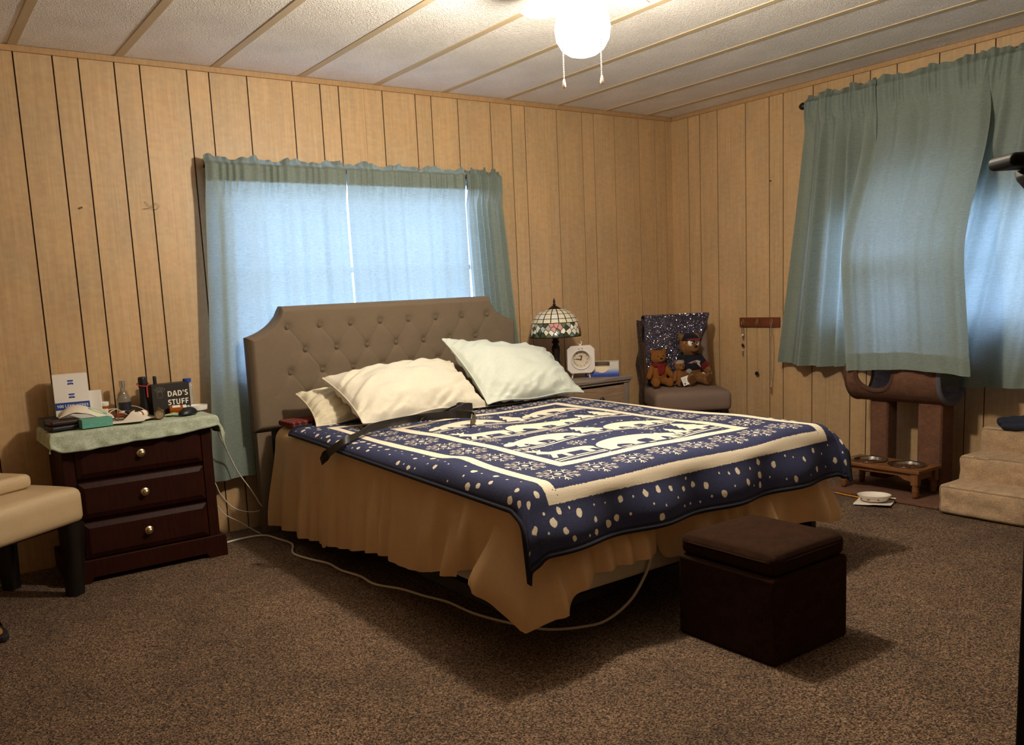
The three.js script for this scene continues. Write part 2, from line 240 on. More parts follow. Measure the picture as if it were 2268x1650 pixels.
curtainPanel('middle panel of the window curtains, draped out over the cat tree', { ...right, a0: 1.46, a1: 2.075, b0: 1.545, b1: 2.185, folds: 4, seed: 25, amp: 0.013, yBot: 0.625, bulge: (s, t) => 0.315 * smooth(0.1, 0.66, t) * (0.9 + 0.1 * s) + 0.012 + 0.02 * Math.sin(s * 22 + 1.2 + 2 * t) * smooth(0.03, 0.15, t) * (1 - smooth(0.25, 0.75, t)) }, 'curtains on the cat tree wall');
curtainPanel('right panel of the window curtains, above the beige pet steps', { ...right, a0: 2.07, a1: 2.86, b0: 1.74, b1: 2.9, folds: 6, seed: 33, amp: 0.022, yBot: 0.535, bulge: (s, t) => 0.06 * smooth(0.2, 1, t) - 0.02 * smooth(0.06, 0.2, t) * (1 - s) }, 'curtains on the cat tree wall');
{
  const g = thing('curtain_rod', 'dark curtain rod with a ball finial above the cat tree', 'curtain rod', [-0.087, 2.078, 0]);
  part(g, 'rod', cyl(0.009, 0.009, 1.84, 14).rotateX(Math.PI / 2).translate(0, 0, 1.99), rodMat);
  for (const z of [1.075, 2.91]) part(g, 'finial', lathe([[0, -0.024], [0.012, -0.022], [0.02, -0.01], [0.021, 0.002], [0.016, 0.014], [0.009, 0.02], [0.009, 0.034]], 16).rotateX(z < 2 ? Math.PI / 2 : -Math.PI / 2).translate(0, 0, z), rodMat);
  for (const z of [1.14, 2.86]) part(g, 'bracket', merge([rbox(0.085, 0.012, 0.012, 0.003, 1, 0.042, -0.009, z), rbox(0.006, 0.05, 0.02, 0.002, 1, 0.083, -0.005, z)]), rodMat);
}
// ---------------------------------------------------------------- bed
const BED = { x0: -3.045, x1: -1.535, z0: 0.215, z1: 2.19, top: 0.535 };
const taupe = phys(0x776754, { map: softTex, bumpMap: weaveBump, bumpScale: 0.0007, roughness: 0.85, sheen: 0.4, sheenRoughness: 0.6 });
{ // upholstered headboard with scooped corners and deep buttons
  const hb = thing('headboard', 'taupe button-tufted headboard with scooped corners behind the pillows', 'headboard', [0, 0, 0.15]);
  const xa = -3.115, xb = -1.535, yb = 0.505, w = 0.175, y1 = 0.957, y2 = 1.098;
  const top = (x) => { const d = Math.min(x - xa, xb - x); if (d >= w) return y2; const t = clamp(d / w); return y1 + (y2 - y1) * (1 - Math.sqrt(Math.max(0, 1 - t * t))) * 0.72 + (y2 - y1) * 0.28 * t; };
  const buttons = []; for (let k = 0; k < 8; k++) buttons.push([-2.919 + k * 0.1695, 0.997]); for (let k = 0; k < 7; k++) buttons.push([-2.834 + k * 0.1695, 0.882]); for (let k = 0; k < 8; k++) buttons.push([-2.919 + k * 0.1695, 0.775]); for (let k = 0; k < 7; k++) buttons.push([-2.834 + k * 0.1695, 0.665]);
  const face = (x, y) => {
    const e = Math.min(x - xa, xb - x, y - yb, top(x) - y); let z = 0.05 - 0.03 * Math.pow(1 - clamp(e / 0.03), 2.2);
    let dmin = 9, crease = 0; for (const [bxx, by] of buttons) { const d = Math.hypot(x - bxx, y - by); if (d < dmin) dmin = d; }
    z -= 0.011 * Math.exp(-dmin * dmin / 0.0005) + 0.003 * Math.exp(-dmin * dmin / 0.003);
    for (const [bxx, by] of buttons) for (const [ox, oy] of [[0.085, -0.112], [-0.085, -0.112]]) { if (by < 0.7) continue; const L2 = ox * ox + oy * oy, t = ((x - bxx) * ox + (y - by) * oy) / L2; if (t > 0 && t < 1) { const d = Math.hypot(x - bxx - ox * t, y - by - oy * t); crease = Math.max(crease, Math.exp(-d * d / 0.00003)); } }
    return z - 0.0022 * crease;
  };
  const NU = 320, NV = 130, rowY = (x, v) => lerp(yb, top(x), v);
  const front = gridGeo(NU, NV, (u, v) => { const x = lerp(xa, xb, u), y = rowY(x, v); return [x, y, face(x, y), x, y]; });
  const backf = gridGeo(60, 2, (u, v) => { const x = lerp(xa, xb, u); return [x, rowY(x, v), -0.03, x, v]; }, true);
  const rim = []; const N = 120; for (let i = 0; i <= N; i++) { const x = lerp(xa, xb, i / N); rim.push([x, top(x)]); } const loop = [[xa, yb], ...rim, [xb, yb], [xa, yb]];
  const side = gridGeo(loop.length - 1, 1, (u, v) => { const p = loop[Math.round(u * (loop.length - 1))]; return [p[0], p[1], v ? face(clamp(p[0], xa, xb), p[1]) : -0.03, p[0], p[1] + v * 0.08]; });
  part(hb, 'upholstered_panel', merge([front, backf, toCreasedNormals(side, 0.6)]), taupe);
  const bg = lathe([[0, 0.006], [0.007, 0.0052], [0.0115, 0.002], [0.0125, -0.002], [0.011, -0.005], [0, -0.005]], 14).rotateX(Math.PI / 2);
  for (const [x, y] of buttons) part(hb, 'button', bg, taupe, [x, y, face(x, y) + 0.004]);
  for (const x of [xa + 0.045, xb - 0.045]) part(hb, 'leg', rbox(0.075, 0.5, 0.05, 0.004, 2, x, 0.25, -0.005), taupe);
  part(hb, 'lower_rail', rbox(1.5, 0.06, 0.03, 0.004, 2, (xa + xb) / 2, 0.42, -0.01), std(0x1b1715));
}
{ // steel frame, box spring, mattress
  const f = thing('bed_frame', 'black metal bed frame in the shadow under the mattress', 'bed frame', [-2.29, 0, 1.2]), blk = std(0x101014, { roughness: 0.5 });
  for (const x of [-0.72, 0.72]) part(f, 'side_rail', rbox(0.03, 0.045, 1.9, 0.003, 1, x, 0.13, 0), blk);
  for (const z of [-0.9, 0, 0.9]) part(f, 'cross_rail', rbox(1.46, 0.03, 0.04, 0.003, 1, 0, 0.122, z), blk);
  for (const x of [-0.5, 0, 0.5]) for (const z of [-0.8, 0, 0.72]) part(f, 'leg', cyl(0.018, 0.015, 0.11, 12, x, 0.055, z), blk);
  single('box_spring', 'off-white box spring peeking out below the tan bedspread', 'box spring', rbox(1.46, 0.15, 1.94, 0.025, 3), std(0xd9d3c4, { map: slubTex, roughness: 0.9 }), [-2.29, 0.232, 1.2]);
  single('mattress', 'thick mattress under the tan bedspread', 'mattress', rbox(1.48, 0.216, 1.95, 0.05, 4), std(0xded8ca, { map: slubTex, roughness: 0.9 }), [-2.29, 0.418, 1.2]);
}
// tan bedspread: lies on the mattress and hangs in soft folds on three sides
const tanMat = phys(0xd2b184, { map: softTex, roughness: 0.4, sheen: 0.8, sheenRoughness: 0.35, sheenColor: new THREE.Color(0xd8b078), side: THREE.DoubleSide });
{
  const xl = BED.x0 - 0.006, xr = BED.x1 + 0.006, zh = BED.z0 + 0.05, zf = BED.z1 + 0.006, R = 0.07;
  const L1 = zf - R - zh, LC = R * Math.PI / 2, L2 = xr - xl - 2 * R, total = 2 * L1 + 2 * LC + L2;
  const rim = (s) => {                                 // point and outward normal on the mattress edge
    if (s < L1) return [xl, zh + s, -1, 0];
    s -= L1; if (s < LC) { const a = s / R; return [xl + R - R * Math.cos(a), zf - R + R * Math.sin(a), -Math.cos(a), Math.sin(a)]; }
    s -= LC; if (s < L2) return [xl + R + s, zf, 0, 1];
    s -= L2; if (s < LC) { const a = s / R; return [xr - R + R * Math.sin(a), zf - R + R * Math.cos(a), Math.sin(a), Math.cos(a)]; }
    s -= LC; return [xr, zf - R - s, 1, 0];
  };
  const key = [[0, 0.06], [0.35, 0.075], [0.62, 0.085], [0.65, 0.1], [1.1, 0.155], [1.25, 0.15], [1.6, 0.2], [L1 - 0.2, 0.24], [L1 - 0.07, 0.24], [L1 + LC * 0.45, 0.12], [L1 + LC + 0.06, 0.2], [L1 + LC + 0.13, 0.23], [L1 + LC + 0.33, 0.24], [L1 + LC + 0.42, 0.245], [L1 + LC + 0.46, 0.27], [L1 + LC + 0.5, 0.21], [L1 + LC + 1.0, 0.19], [L1 + LC + 1.28, 0.185], [L1 + LC + L2, 0.165], [total, 0.16]];
  const hemY = (s) => { let i = 1; while (i < key.length - 1 && key[i][0] < s) i++; const a = key[i - 1], b = key[i], t = clamp((s - a[0]) / (b[0] - a[0])); return lerp(a[1], b[1], Math.abs((a[0] + b[0]) / 2 - L1 - LC / 2) < 0.2 ? t : t * t * (3 - 2 * t)); };
  const cornerL = L1 + LC / 2, cornerR = L1 + LC + L2 + LC / 2;
  const pos = (s, d) => {                              // d: 0 on top edge, 1 at the hem
    const [px, pz, nx, nz] = rim(s), y0 = BED.top - 0.005, yh = hemY(s), rr = 0.06; let out, y;
    const drop = y0 - yh, arc = d * (drop + 0.03);
    if (arc < rr * 1.57) { const a = arc / rr; out = rr * Math.sin(a) - rr; y = y0 - rr * (1 - Math.cos(a)); } else { out = 0; y = y0 - rr - (arc - rr * 1.57); }
    const foot = smooth(L1 - 0.25, L1 - 0.05, s), k = smooth(lerp(0.1, 0.4, foot), 1, d), ridge = (o, w) => Math.exp(-Math.abs(s - cornerL - o) / w), c = ridge(0, 0.045) + 0.5 * ridge(-0.13, 0.03) + 0.45 * ridge(0.15, 0.035), c2 = Math.exp(-Math.pow((s - cornerR) / 0.14, 2));
    let fold = 0.03 * (1 - 1.6 * Math.pow(Math.abs(Math.sin(s * 15.5 + 0.9 * Math.sin(s * 7))), 0.7)) * (0.55 + 0.45 * Math.sin(s * 4.3 + 0.5)) + 0.013 * Math.sin(s * 63 + 2 * Math.sin(s * 11)) * Math.sin(s * 5) + 0.02 * Math.exp(-Math.pow((s - 0.6) / 0.05, 2)) - 0.02 * Math.exp(-Math.pow((s - 1.13) / 0.04, 2));
    if (s > L1 - 0.65 && s < L1 + 0.1) fold += 0.026 * smooth(L1 - 0.65, L1 - 0.3, s) * Math.sin((s - L1) * 27 + 3 * d);
    if (s > L1 + LC) fold += 0.013 * Math.sin((s - L1 - LC) * 19 + 0.6);
    fold -= 0.05 * Math.exp(-Math.pow((s - (L1 + LC + 0.47)) / 0.03, 2)) * k;
    out += k * (lerp(0.05, 0.045, foot) + fold) + 0.085 * c * k + 0.015 * c2 * k;
    out = Math.max(out, -rr); if (d > 0.25) out = Math.max(out, 0.004);
    return [px + nx * out, Math.max(y, 0.012), pz + nz * out, s, d * 0.5];
  };
  const g = thing('bedspread', 'tan satin bedspread hanging down the sides of the bed', 'bedspread');
  const skirt = gridGeo(620, 44, (u, v) => pos(u * total, v)), inset = 0.06;
  const flat = gridGeo(40, 50, (u, v) => [lerp(xl + inset, xr - inset, u), BED.top - 0.005 + 0.0, lerp(zf - inset, zh, v), u * 1.5, v * 2]);
  const shelf = gridGeo(620, 1, (u, v) => { const [px, pz, nx, nz] = rim(u * total); const o = -0.06 - (1 - v) * 0.06; return [px + nx * o, BED.top - 0.005, pz + nz * o, u * total, v * 0.06]; });
  part(g, 'skirt', mergeVertices(mergeGeometries([skirt.toNonIndexed(), shelf.toNonIndexed()])), tanMat); part(g, 'top_sheet', flat, tanMat);
}
// ---------------------------------------------------------------- blue throw with its woven pattern
const BW = 1.66, BL = 1.92;
const throwTex = canvasTex(1606, 1858, (c, w, h) => {
  const k = w / BW, cream = '#ede1c8', navy = '#2a3053', r = rng(19); c.fillStyle = navy; c.fillRect(0, 0, w, h); c.scale(k, k);
  for (let i = 0; i < 26000; i++) { c.fillStyle = r() < 0.5 ? 'rgba(20,22,60,0.16)' : 'rgba(120,124,180,0.12)'; c.fillRect(r() * BW, r() * BL, 0.0025, 0.008); }
  const rectLine = (inset, lw, bot) => { c.strokeStyle = cream; c.lineWidth = lw; c.beginPath(); c.rect(inset, inset, BW - 2 * inset, BL - inset - bot); c.stroke(); };
  const O = 0.155, I = 0.37; rectLine(O, 0.042, O); rectLine(I, 0.048, I + 0.02);
  const fuzz = (inset, lw, bot) => { for (let s = 0; s < 900; s++) { const t = r(); c.fillStyle = r() < 0.5 ? cream : navy; const sgn = r() < 0.5 ? -1 : 1, side = Math.floor(r() * 4), d = sgn * lw / 2; const L = [[inset + t * (BW - 2 * inset), inset + d], [inset + t * (BW - 2 * inset), BL - bot + d], [inset + d, inset + t * (BL - inset - bot)], [BW - inset + d, inset + t * (BL - inset - bot)]][side]; c.beginPath(); c.arc(L[0], L[1], 0.0018, 0, 7); c.fill(); } };
  fuzz(O, 0.042, O); fuzz(I, 0.048, I + 0.02);
  const dot = (x, y, rr) => { c.fillStyle = cream; c.beginPath(); const n = 11; for (let i = 0; i < n; i++) { const a = i / n * 6.283, q = rr * (0.82 + 0.34 * r()); c.lineTo(x + q * Math.cos(a) * 0.9, y + q * Math.sin(a)); } c.closePath(); c.fill(); };
  const near = (x, y, a, b, list, d) => list.some((p) => Math.hypot(p[0] - x, p[1] - y) < d);
  const placed = []; for (let i = 0; i < 4200 && placed.length < 330; i++) { const x = 0.02 + r() * (BW - 0.04), y = 0.02 + r() * (BL - 0.04), e = Math.min(x, BW - x, y, BL - y); const rr = r() < 0.45 ? 0.009 + 0.005 * r() : 0.0035 + 0.002 * r(); if (e > O - 0.035 || e < 0.022 || near(x, y, 0, 0, placed, 0.034)) continue; placed.push([x, y]); dot(x, y, rr); }
  const flake = (x, y, R) => {
    c.save(); c.translate(x, y); c.strokeStyle = cream; c.lineCap = 'round';
    c.fillStyle = cream; c.beginPath(); c.arc(0, 0, R * 0.17, 0, 7); c.fill();
    for (let i = 0; i < 8; i++) { c.save(); c.rotate(i * Math.PI / 4 + 0.2); c.lineWidth = R * 0.055;
      c.beginPath(); c.moveTo(R * 0.36, -R * 0.15); c.lineTo(R * 0.66, 0); c.lineTo(R * 0.36, R * 0.15); c.stroke();
      c.beginPath(); c.moveTo(R * 0.66, 0); c.lineTo(R * 1.0, 0); c.moveTo(R * 0.76, 0); c.lineTo(R * 0.95, -R * 0.14); c.moveTo(R * 0.76, 0); c.lineTo(R * 0.95, R * 0.14); c.moveTo(R * 0.6, R * 0.24); c.lineTo(R * 0.78, R * 0.33); c.stroke(); c.restore(); }
    c.restore();
  };
  const mid = (O + I) / 2, nX = 7, nY = 8;
  for (let i = 0; i <= nX; i++) for (const y of [mid, BL - mid - 0.01]) flake(lerp(mid, BW - mid, i / nX), y, 0.072);
  for (let j = 1; j < nY; j++) for (const x of [mid, BW - mid]) flake(x, lerp(mid, BL - mid - 0.01, j / nY), 0.072);
  // inner picture: rows of bears, trees and deer standing on wavy snow lines
  const x0 = I + 0.03, x1 = BW - I - 0.03, y0 = I + 0.03, y1 = BL - I - 0.05;
  c.save(); c.beginPath(); c.rect(x0, y0, x1 - x0, y1 - y0); c.clip();
  for (let i = 0; i < 420; i++) dot(lerp(x0, x1, r()), lerp(y0, y1, r()), 0.0025 + 0.004 * r());
  const poly = (pts, x, y, s, flip) => { c.save(); c.translate(x, y); c.scale(flip ? -s : s, s); c.fillStyle = cream; c.strokeStyle = navy; c.lineWidth = 0.05; c.beginPath(); c.moveTo(pts[0][0], pts[0][1]); for (const p of pts.slice(1)) p.length === 2 ? c.lineTo(p[0], p[1]) : c.bezierCurveTo(...p); c.closePath(); c.stroke(); c.fill(); c.restore(); };
  const bear = [[-0.52, -0.1], [-0.5, -0.19, -0.43, -0.25, -0.36, -0.26], [-0.34, -0.31], [-0.29, -0.27], [-0.22, -0.33, -0.1, -0.37, 0.02, -0.39], [0.2, -0.43, 0.38, -0.39, 0.46, -0.26], [0.53, -0.16, 0.48, -0.08, 0.52, 0.0], [0.37, 0], [0.39, -0.07, 0.34, -0.12, 0.3, -0.14], [0.24, -0.1, 0.18, -0.06, 0.22, 0.0], [0.07, 0], [0.11, -0.08, 0.09, -0.14, 0.02, -0.15], [-0.07, -0.15], [-0.1, -0.08, -0.05, -0.04, -0.06, 0.0], [-0.2, 0], [-0.21, -0.07, -0.22, -0.1, -0.25, -0.13], [-0.29, -0.1, -0.3, -0.05, -0.28, 0], [-0.4, 0], [-0.4, -0.06, -0.37, -0.1, -0.36, -0.13], [-0.42, -0.08, -0.5, -0.05, -0.52, -0.1]];
  const tree = [[0, -0.6], [0.1, -0.43], [0.06, -0.43], [0.16, -0.28], [0.1, -0.28], [0.22, -0.1], [0.04, -0.1], [0.04, 0], [-0.04, 0], [-0.04, -0.1], [-0.22, -0.1], [-0.1, -0.28], [-0.16, -0.28], [-0.06, -0.43], [-0.1, -0.43]];
  const deer = [[-0.42, -0.34], [-0.36, -0.42], [-0.42, -0.5], [-0.48, -0.6], [-0.4, -0.53], [-0.38, -0.64], [-0.34, -0.52], [-0.28, -0.62], [-0.3, -0.5], [-0.2, -0.56], [-0.28, -0.44], [-0.22, -0.36], [-0.05, -0.35, 0.15, -0.4, 0.3, -0.34], [0.4, -0.3, 0.38, -0.2, 0.36, -0.16], [0.42, 0], [0.34, 0], [0.3, -0.14], [0.24, -0.16], [0.22, 0], [0.14, 0], [0.14, -0.18], [-0.1, -0.18], [-0.12, 0], [-0.2, 0], [-0.18, -0.16], [-0.24, -0.18], [-0.34, -0.02], [-0.4, -0.05], [-0.3, -0.22], [-0.34, -0.28]];
  const rows = 4, rh = (y1 - y0) / rows;
  for (let i = 0; i < rows; i++) {
    const gy = y0 + (i + 1) * rh - 0.03, ground = (x) => gy + 0.022 * Math.sin(x * 9 + i * 2.1) - (x - x0) * 0.02;
    c.lineWidth = 0.011; c.strokeStyle = cream; for (const d of [0.004, 0.026]) { c.beginPath(); for (let x = x0; x <= x1 + 0.01; x += 0.02) c.lineTo(x, ground(x) + d); c.stroke(); }
    const put = (shape, fx, s, flip) => { const x = lerp(x0, x1, fx); poly(shape, x, ground(x), s, flip); };
    if (i % 2 === 0) { put(bear, 0.24, 0.37); put(tree, 0.55, 0.34); put(bear, 0.8, 0.33, i === 2); } else { put(deer, 0.16, 0.3); put(bear, 0.52, 0.4, true); put(tree, 0.93, 0.33); put(tree, 0.8, 0.24); }
    flake(lerp(x0, x1, i % 2 ? 0.3 : 0.46), gy - rh * 0.72, 0.04); flake(lerp(x0, x1, i % 2 ? 0.74 : 0.08), gy - rh * 0.75, 0.035);
  }
  c.restore();
  c.strokeStyle = '#14162f'; c.lineWidth = 0.03; c.strokeRect(0, 0, BW, BL);
});
{
  const fuzzBump = plushBump.clone(); fuzzBump.repeat.set(14, 16); fuzzBump.needsUpdate = true;
  const mat = phys(0xffffff, { map: throwTex, bumpMap: fuzzBump, bumpScale: 0.0012, roughness: 0.95, sheen: 0.15, sheenRoughness: 0.7, side: THREE.DoubleSide });
  const foldAt = (s, r) => { if (s <= 0) return [s, 0]; if (s < r * 1.5708) return [r * Math.sin(s / r), -r * (1 - Math.cos(s / r))]; const e = s - r * 1.5708; return [r + e * 0.12, -r - e * 0.99]; };
  const r = 0.06, top = BED.top + 0.004;
  const at = (a, b, lift = 0) => {
    const X0 = -3.115 + a + 0.026 * b, Z0 = BED.z1 + 0.19 - b;
    const [fz, dz] = foldAt(Z0 - (BED.z1 - 0.035), r), [fl, dl] = foldAt((BED.x0 + 0.035) - X0, r), [fr, dr] = foldAt(X0 - (BED.x1 - 0.035), r);
    let x = X0; if (X0 < BED.x0 + 0.035) x = BED.x0 + 0.035 - fl; if (X0 > BED.x1 - 0.035) x = BED.x1 - 0.035 + fr;
    let z = Z0 > BED.z1 - 0.035 ? BED.z1 - 0.035 + fz : Z0;
    const hang = -(dz + dl + dr), flatness = 1 - smooth(0, 0.06, hang);
    const both = dr < -0.02 && dz < -0.02 ? 0.6 * Math.max(dr, dz) : 0;
    let y = top + dz + dl + dr - both + lift + flatness * (0.007 * vnoise(X0 * 5, Z0 * 5, 64, 64, 61) + 0.004 * Math.sin(X0 * 9 + Z0 * 5) + 0.012 * Math.exp(-(Math.pow((X0 + 2.96) / 0.1, 2) + Math.pow((Z0 - 1.72) / 0.09, 2))));
    const w = smooth(0.03, 0.15, hang); if (dz < -0.02) z += w * (0.024 + 0.015 * Math.sin(X0 * 17 + 0.8) + 0.02 * smooth(-2.85, -3.1, X0)); if (dl < -0.02) x -= w * 0.02; 
    return [x, y, z];
  };
  const g = thing('throw_blanket', 'navy and cream throw blanket woven with polar bears and snowflakes', 'blanket');
  part(g, 'blanket_cloth', gridGeo(210, 240, (u, v) => [...at(u * BW, v * BL), u, v], true), mat);
  const path = []; const N = 90; for (let i = 0; i < N; i++) path.push(at(i / N * BW, 0)); for (let i = 0; i < N; i++) path.push(at(BW, i / N * BL)); for (let i = 0; i < N; i++) path.push(at(BW - i / N * BW, BL)); for (let i = 0; i < N; i++) path.push(at(0, BL - i / N * BL));
  part(g, 'binding', tube(path, 0.0075, 1000, 8, true), std(0x0c0e20, { roughness: 0.95 }));
}
// ---------------------------------------------------------------- pillows
function pillowGeo(bl, br, tr, tl, T, seed, crumple = 1) {
  const P = [bl, br, tr, tl].map((p) => V(...p)), n = P[1].clone().sub(P[0]).cross(P[3].clone().sub(P[0])).normalize(), NU = 70, NV = 56;
  const at = (u, v, sgn) => {
    const U = 2 * u - 1, W = 2 * v - 1, pinch = 0.035; const uu = u + pinch * U * -(1 - W * W) * Math.pow(Math.abs(U), 3), vv = v + pinch * W * -(1 - U * U) * Math.pow(Math.abs(W), 3);
    const p = P[0].clone().multiplyScalar((1 - uu) * (1 - vv)).addScaledVector(P[1], uu * (1 - vv)).addScaledVector(P[2], uu * vv).addScaledVector(P[3], (1 - uu) * vv);
    const prof = Math.pow(Math.max(0, 1 - Math.pow(Math.abs(U), 2.4)), 0.62) * Math.pow(Math.max(0, 1 - Math.pow(Math.abs(W), 2.4)), 0.62);
    const edge = Math.max(Math.abs(U), Math.abs(W)), wr = crumple * smooth(0.25, 0.85, edge) * (1 - smooth(0.95, 1, edge));
    const nse = vnoise(u * 7 + seed, v * 9 + seed * 2, 64, 64, seed) - 0.5, stretch = vnoise((u + v) * 4 + seed, (u - v) * 17 + 40, 256, 256, seed + 3) - 0.5, fine = Math.abs(vnoise(u * 5 + v * 14 + seed, u * 22 - v * 6 + 70, 256, 256, seed + 5) - 0.5);
    return p.addScaledVector(n, sgn * (T / 2 * prof + 0.003) + sgn * prof * (0.02 * nse) + sgn * wr * (0.026 * stretch - 0.022 * fine * smooth(0.5, 0, v)) + 0.012 * Math.sin(u * 9 + seed) * smooth(0.9, 1, edge));
  };
  const f = gridGeo(NU, NV, (u, v) => { const p = at(u, v, 1); return [p.x, p.y, p.z, u * 0.7, v * 0.5]; }), b = gridGeo(NU, NV, (u, v) => { const p = at(u, v, -1); return [p.x, p.y, p.z, u * 0.7, v * 0.5]; }, true);
  const loop = []; const M = 24; for (let i = 0; i < M; i++) loop.push([i / M, 0]); for (let i = 0; i < M; i++) loop.push([1, i / M]); for (let i = 0; i < M; i++) loop.push([1 - i / M, 1]); for (let i = 0; i < M; i++) loop.push([0, 1 - i / M]);
  return { body: merge([f, b]), seam: tube(loop.map(([u, v]) => { const q = at(u, v, 1).lerp(at(u, v, -1), 0.5); return [q.x, q.y, q.z]; }), 0.0042, 300, 6, true) };
}
const linen = (c) => phys(c, { map: softTex, bumpMap: weaveBump, bumpScale: 0.0003, roughness: 0.9, sheen: 0.2 });
function pillow(label, corners, T, seed, mat, crumple) { const g = thing('pillow', label, 'pillow', [0, 0, 0], 0, 'pillows on the bed'), q = pillowGeo(...corners, T, seed, crumple); part(g, 'pillow_body', q.body, mat); part(g, 'seam', q.seam, mat); return g; }
const ivory = linen(0xe9e2d0), mint = linen(0xdfe7dd);
pillow('small cream pillow lying low against the headboard, left of the others', [[-2.95, 0.553, 0.53], [-2.32, 0.553, 0.53], [-2.32, 0.7, 0.315], [-2.95, 0.69, 0.315]], 0.12, 4, linen(0xe6dcc2));
pillow('cream pillow in front, tilted back beside the black belt', [[-2.84, 0.568, 0.77], [-2.11, 0.568, 0.70], [-2.13, 0.78, 0.40], [-2.86, 0.75, 0.42]], 0.2, 9, ivory);
pillow('pale mint pillow propped upright on the right side of the bed', [[-2.13, 0.57, 0.72], [-1.50, 0.565, 0.72], [-1.47, 0.79, 0.36], [-2.16, 0.885, 0.38]], 0.2, 13, mint);
{ // red plaid cover folded at the head of the bed
  const plaid = dataTex(128, 128, (u, v) => { const a = (u * 4) % 1, b = (v * 4) % 1; let c = [120, 24, 30]; if (a < 0.28) c = mix3(c, [22, 18, 26], 0.6); if (b < 0.28) c = mix3(c, [22, 18, 26], 0.6); if (Math.abs(a - 0.62) < 0.04 || Math.abs(b - 0.62) < 0.04) c = mix3(c, [190, 150, 60], 0.5); return c; }, { sx: 1 / 0.12, sy: 1 / 0.12 });
  single('plaid_cover', 'red plaid cover folded flat at the headboard end of the mattress', 'cover', rbox(0.34, 0.03, 0.16, 0.013, 3), std(0xffffff, { map: plaid, roughness: 0.95 }), [-2.86, 0.551, 0.335], 0.05);
}
// ---------------------------------------------------------------- belt
function ribbon(pts, thick, sub = 10) {               // pts: [[x,y,z],[wx,wy,wz]] centre and half-width vector
  const c = new THREE.CatmullRomCurve3(pts.map((p) => V(...p[0]))), w = new THREE.CatmullRomCurve3(pts.map((p) => V(...p[1]))), n = pts.length * sub;
  return gridGeo(n, 4, (u, v) => { const t = u * 0.9999, i = t * (pts.length - 1) / (pts.length - 1); const p = c.getPoint(i), q = w.getPoint(i), d = c.getTangent(i), nn = d.cross(q).normalize().multiplyScalar(thick / 2); const k = Math.round(v * 4) % 4, sg = [[1, 1], [-1, 1], [-1, -1], [1, -1]][k]; p.addScaledVector(q, sg[0]).addScaledVector(nn, sg[1]); return [p.x, p.y, p.z, u, v]; });
}
{
  const g = thing('belt', 'black leather belt lying across the throw with its tail over the edge', 'belt'), leather = phys(0x15110e, { roughness: 0.38, clearcoat: 0.25, clearcoatRoughness: 0.4 });
  const h = 0.017, s = 0.566;
  part(g, 'strap', toCreasedNormals(ribbon([[[-3.112, 0.462, 0.915], [0, 0.0145, -0.008]], [[-3.108, 0.505, 0.985], [0, 0.0145, -0.008]], [[-3.06, 0.551, 1.035], [0.004, 0.012, -0.011]], [[-2.97, 0.563, 0.985], [0.006, 0.009, -0.012]], [[-2.88, s + 0.005, 0.92], [0.002, h, 0.0]], [[-2.76, s + 0.006, 0.87], [0, h, 0.002]], [[-2.62, s + 0.007, 0.845], [0, h, 0.002]], [[-2.48, s + 0.008, 0.875], [0, h, 0]], [[-2.40, s + 0.008, 0.955], [0, h, 0]], [[-2.43, s + 0.006, 1.05], [0, h, 0]], [[-2.49, s + 0.004, 1.11], [0, h, 0]]], 0.004, 12), 0.7), leather);
  part(g, 'keeper_end', toCreasedNormals(ribbon([[[-2.6, s, 0.86], [0, 0.01, 0.012]], [[-2.46, s + 0.002, 0.795], [0, 0.012, 0.01]], [[-2.33, s + 0.01, 0.745], [0, h, 0]], [[-2.27, s + 0.014, 0.745], [0, h, 0]], [[-2.265, s + 0.014, 0.785], [0, h, 0]], [[-2.33, s + 0.012, 0.79], [0, h, 0]], [[-2.42, s + 0.004, 0.82], [0, 0.015, 0]]], 0.0035, 10), 0.7), leather);
  const bk = part(g, 'buckle', merge([tube([[-0.024, -0.02, 0], [0.024, -0.02, 0], [0.024, 0.02, 0], [-0.024, 0.02, 0]], 0.0028, 60, 8, true), cyl(0.0022, 0.0022, 0.05, 8).rotateZ(Math.PI / 2).translate(0.004, 0, 0.002)]), std(0x9c8a66, { metalness: 0.95, roughness: 0.3 }), [-2.505, s + 0.008, 1.13], [0.2, 0.9, 0], 'brass-coloured buckle');
  for (const d of [0.018, 0.04]) part(g, 'belt_hole', new THREE.TorusGeometry(0.0022, 0.0007, 6, 12).rotateY(Math.PI / 2), std(0xb9b2a4, { metalness: 0.8, roughness: 0.4 }), [-3.1148, 0.468 + d * 0.55, 0.925 + d * 0.9]);
}
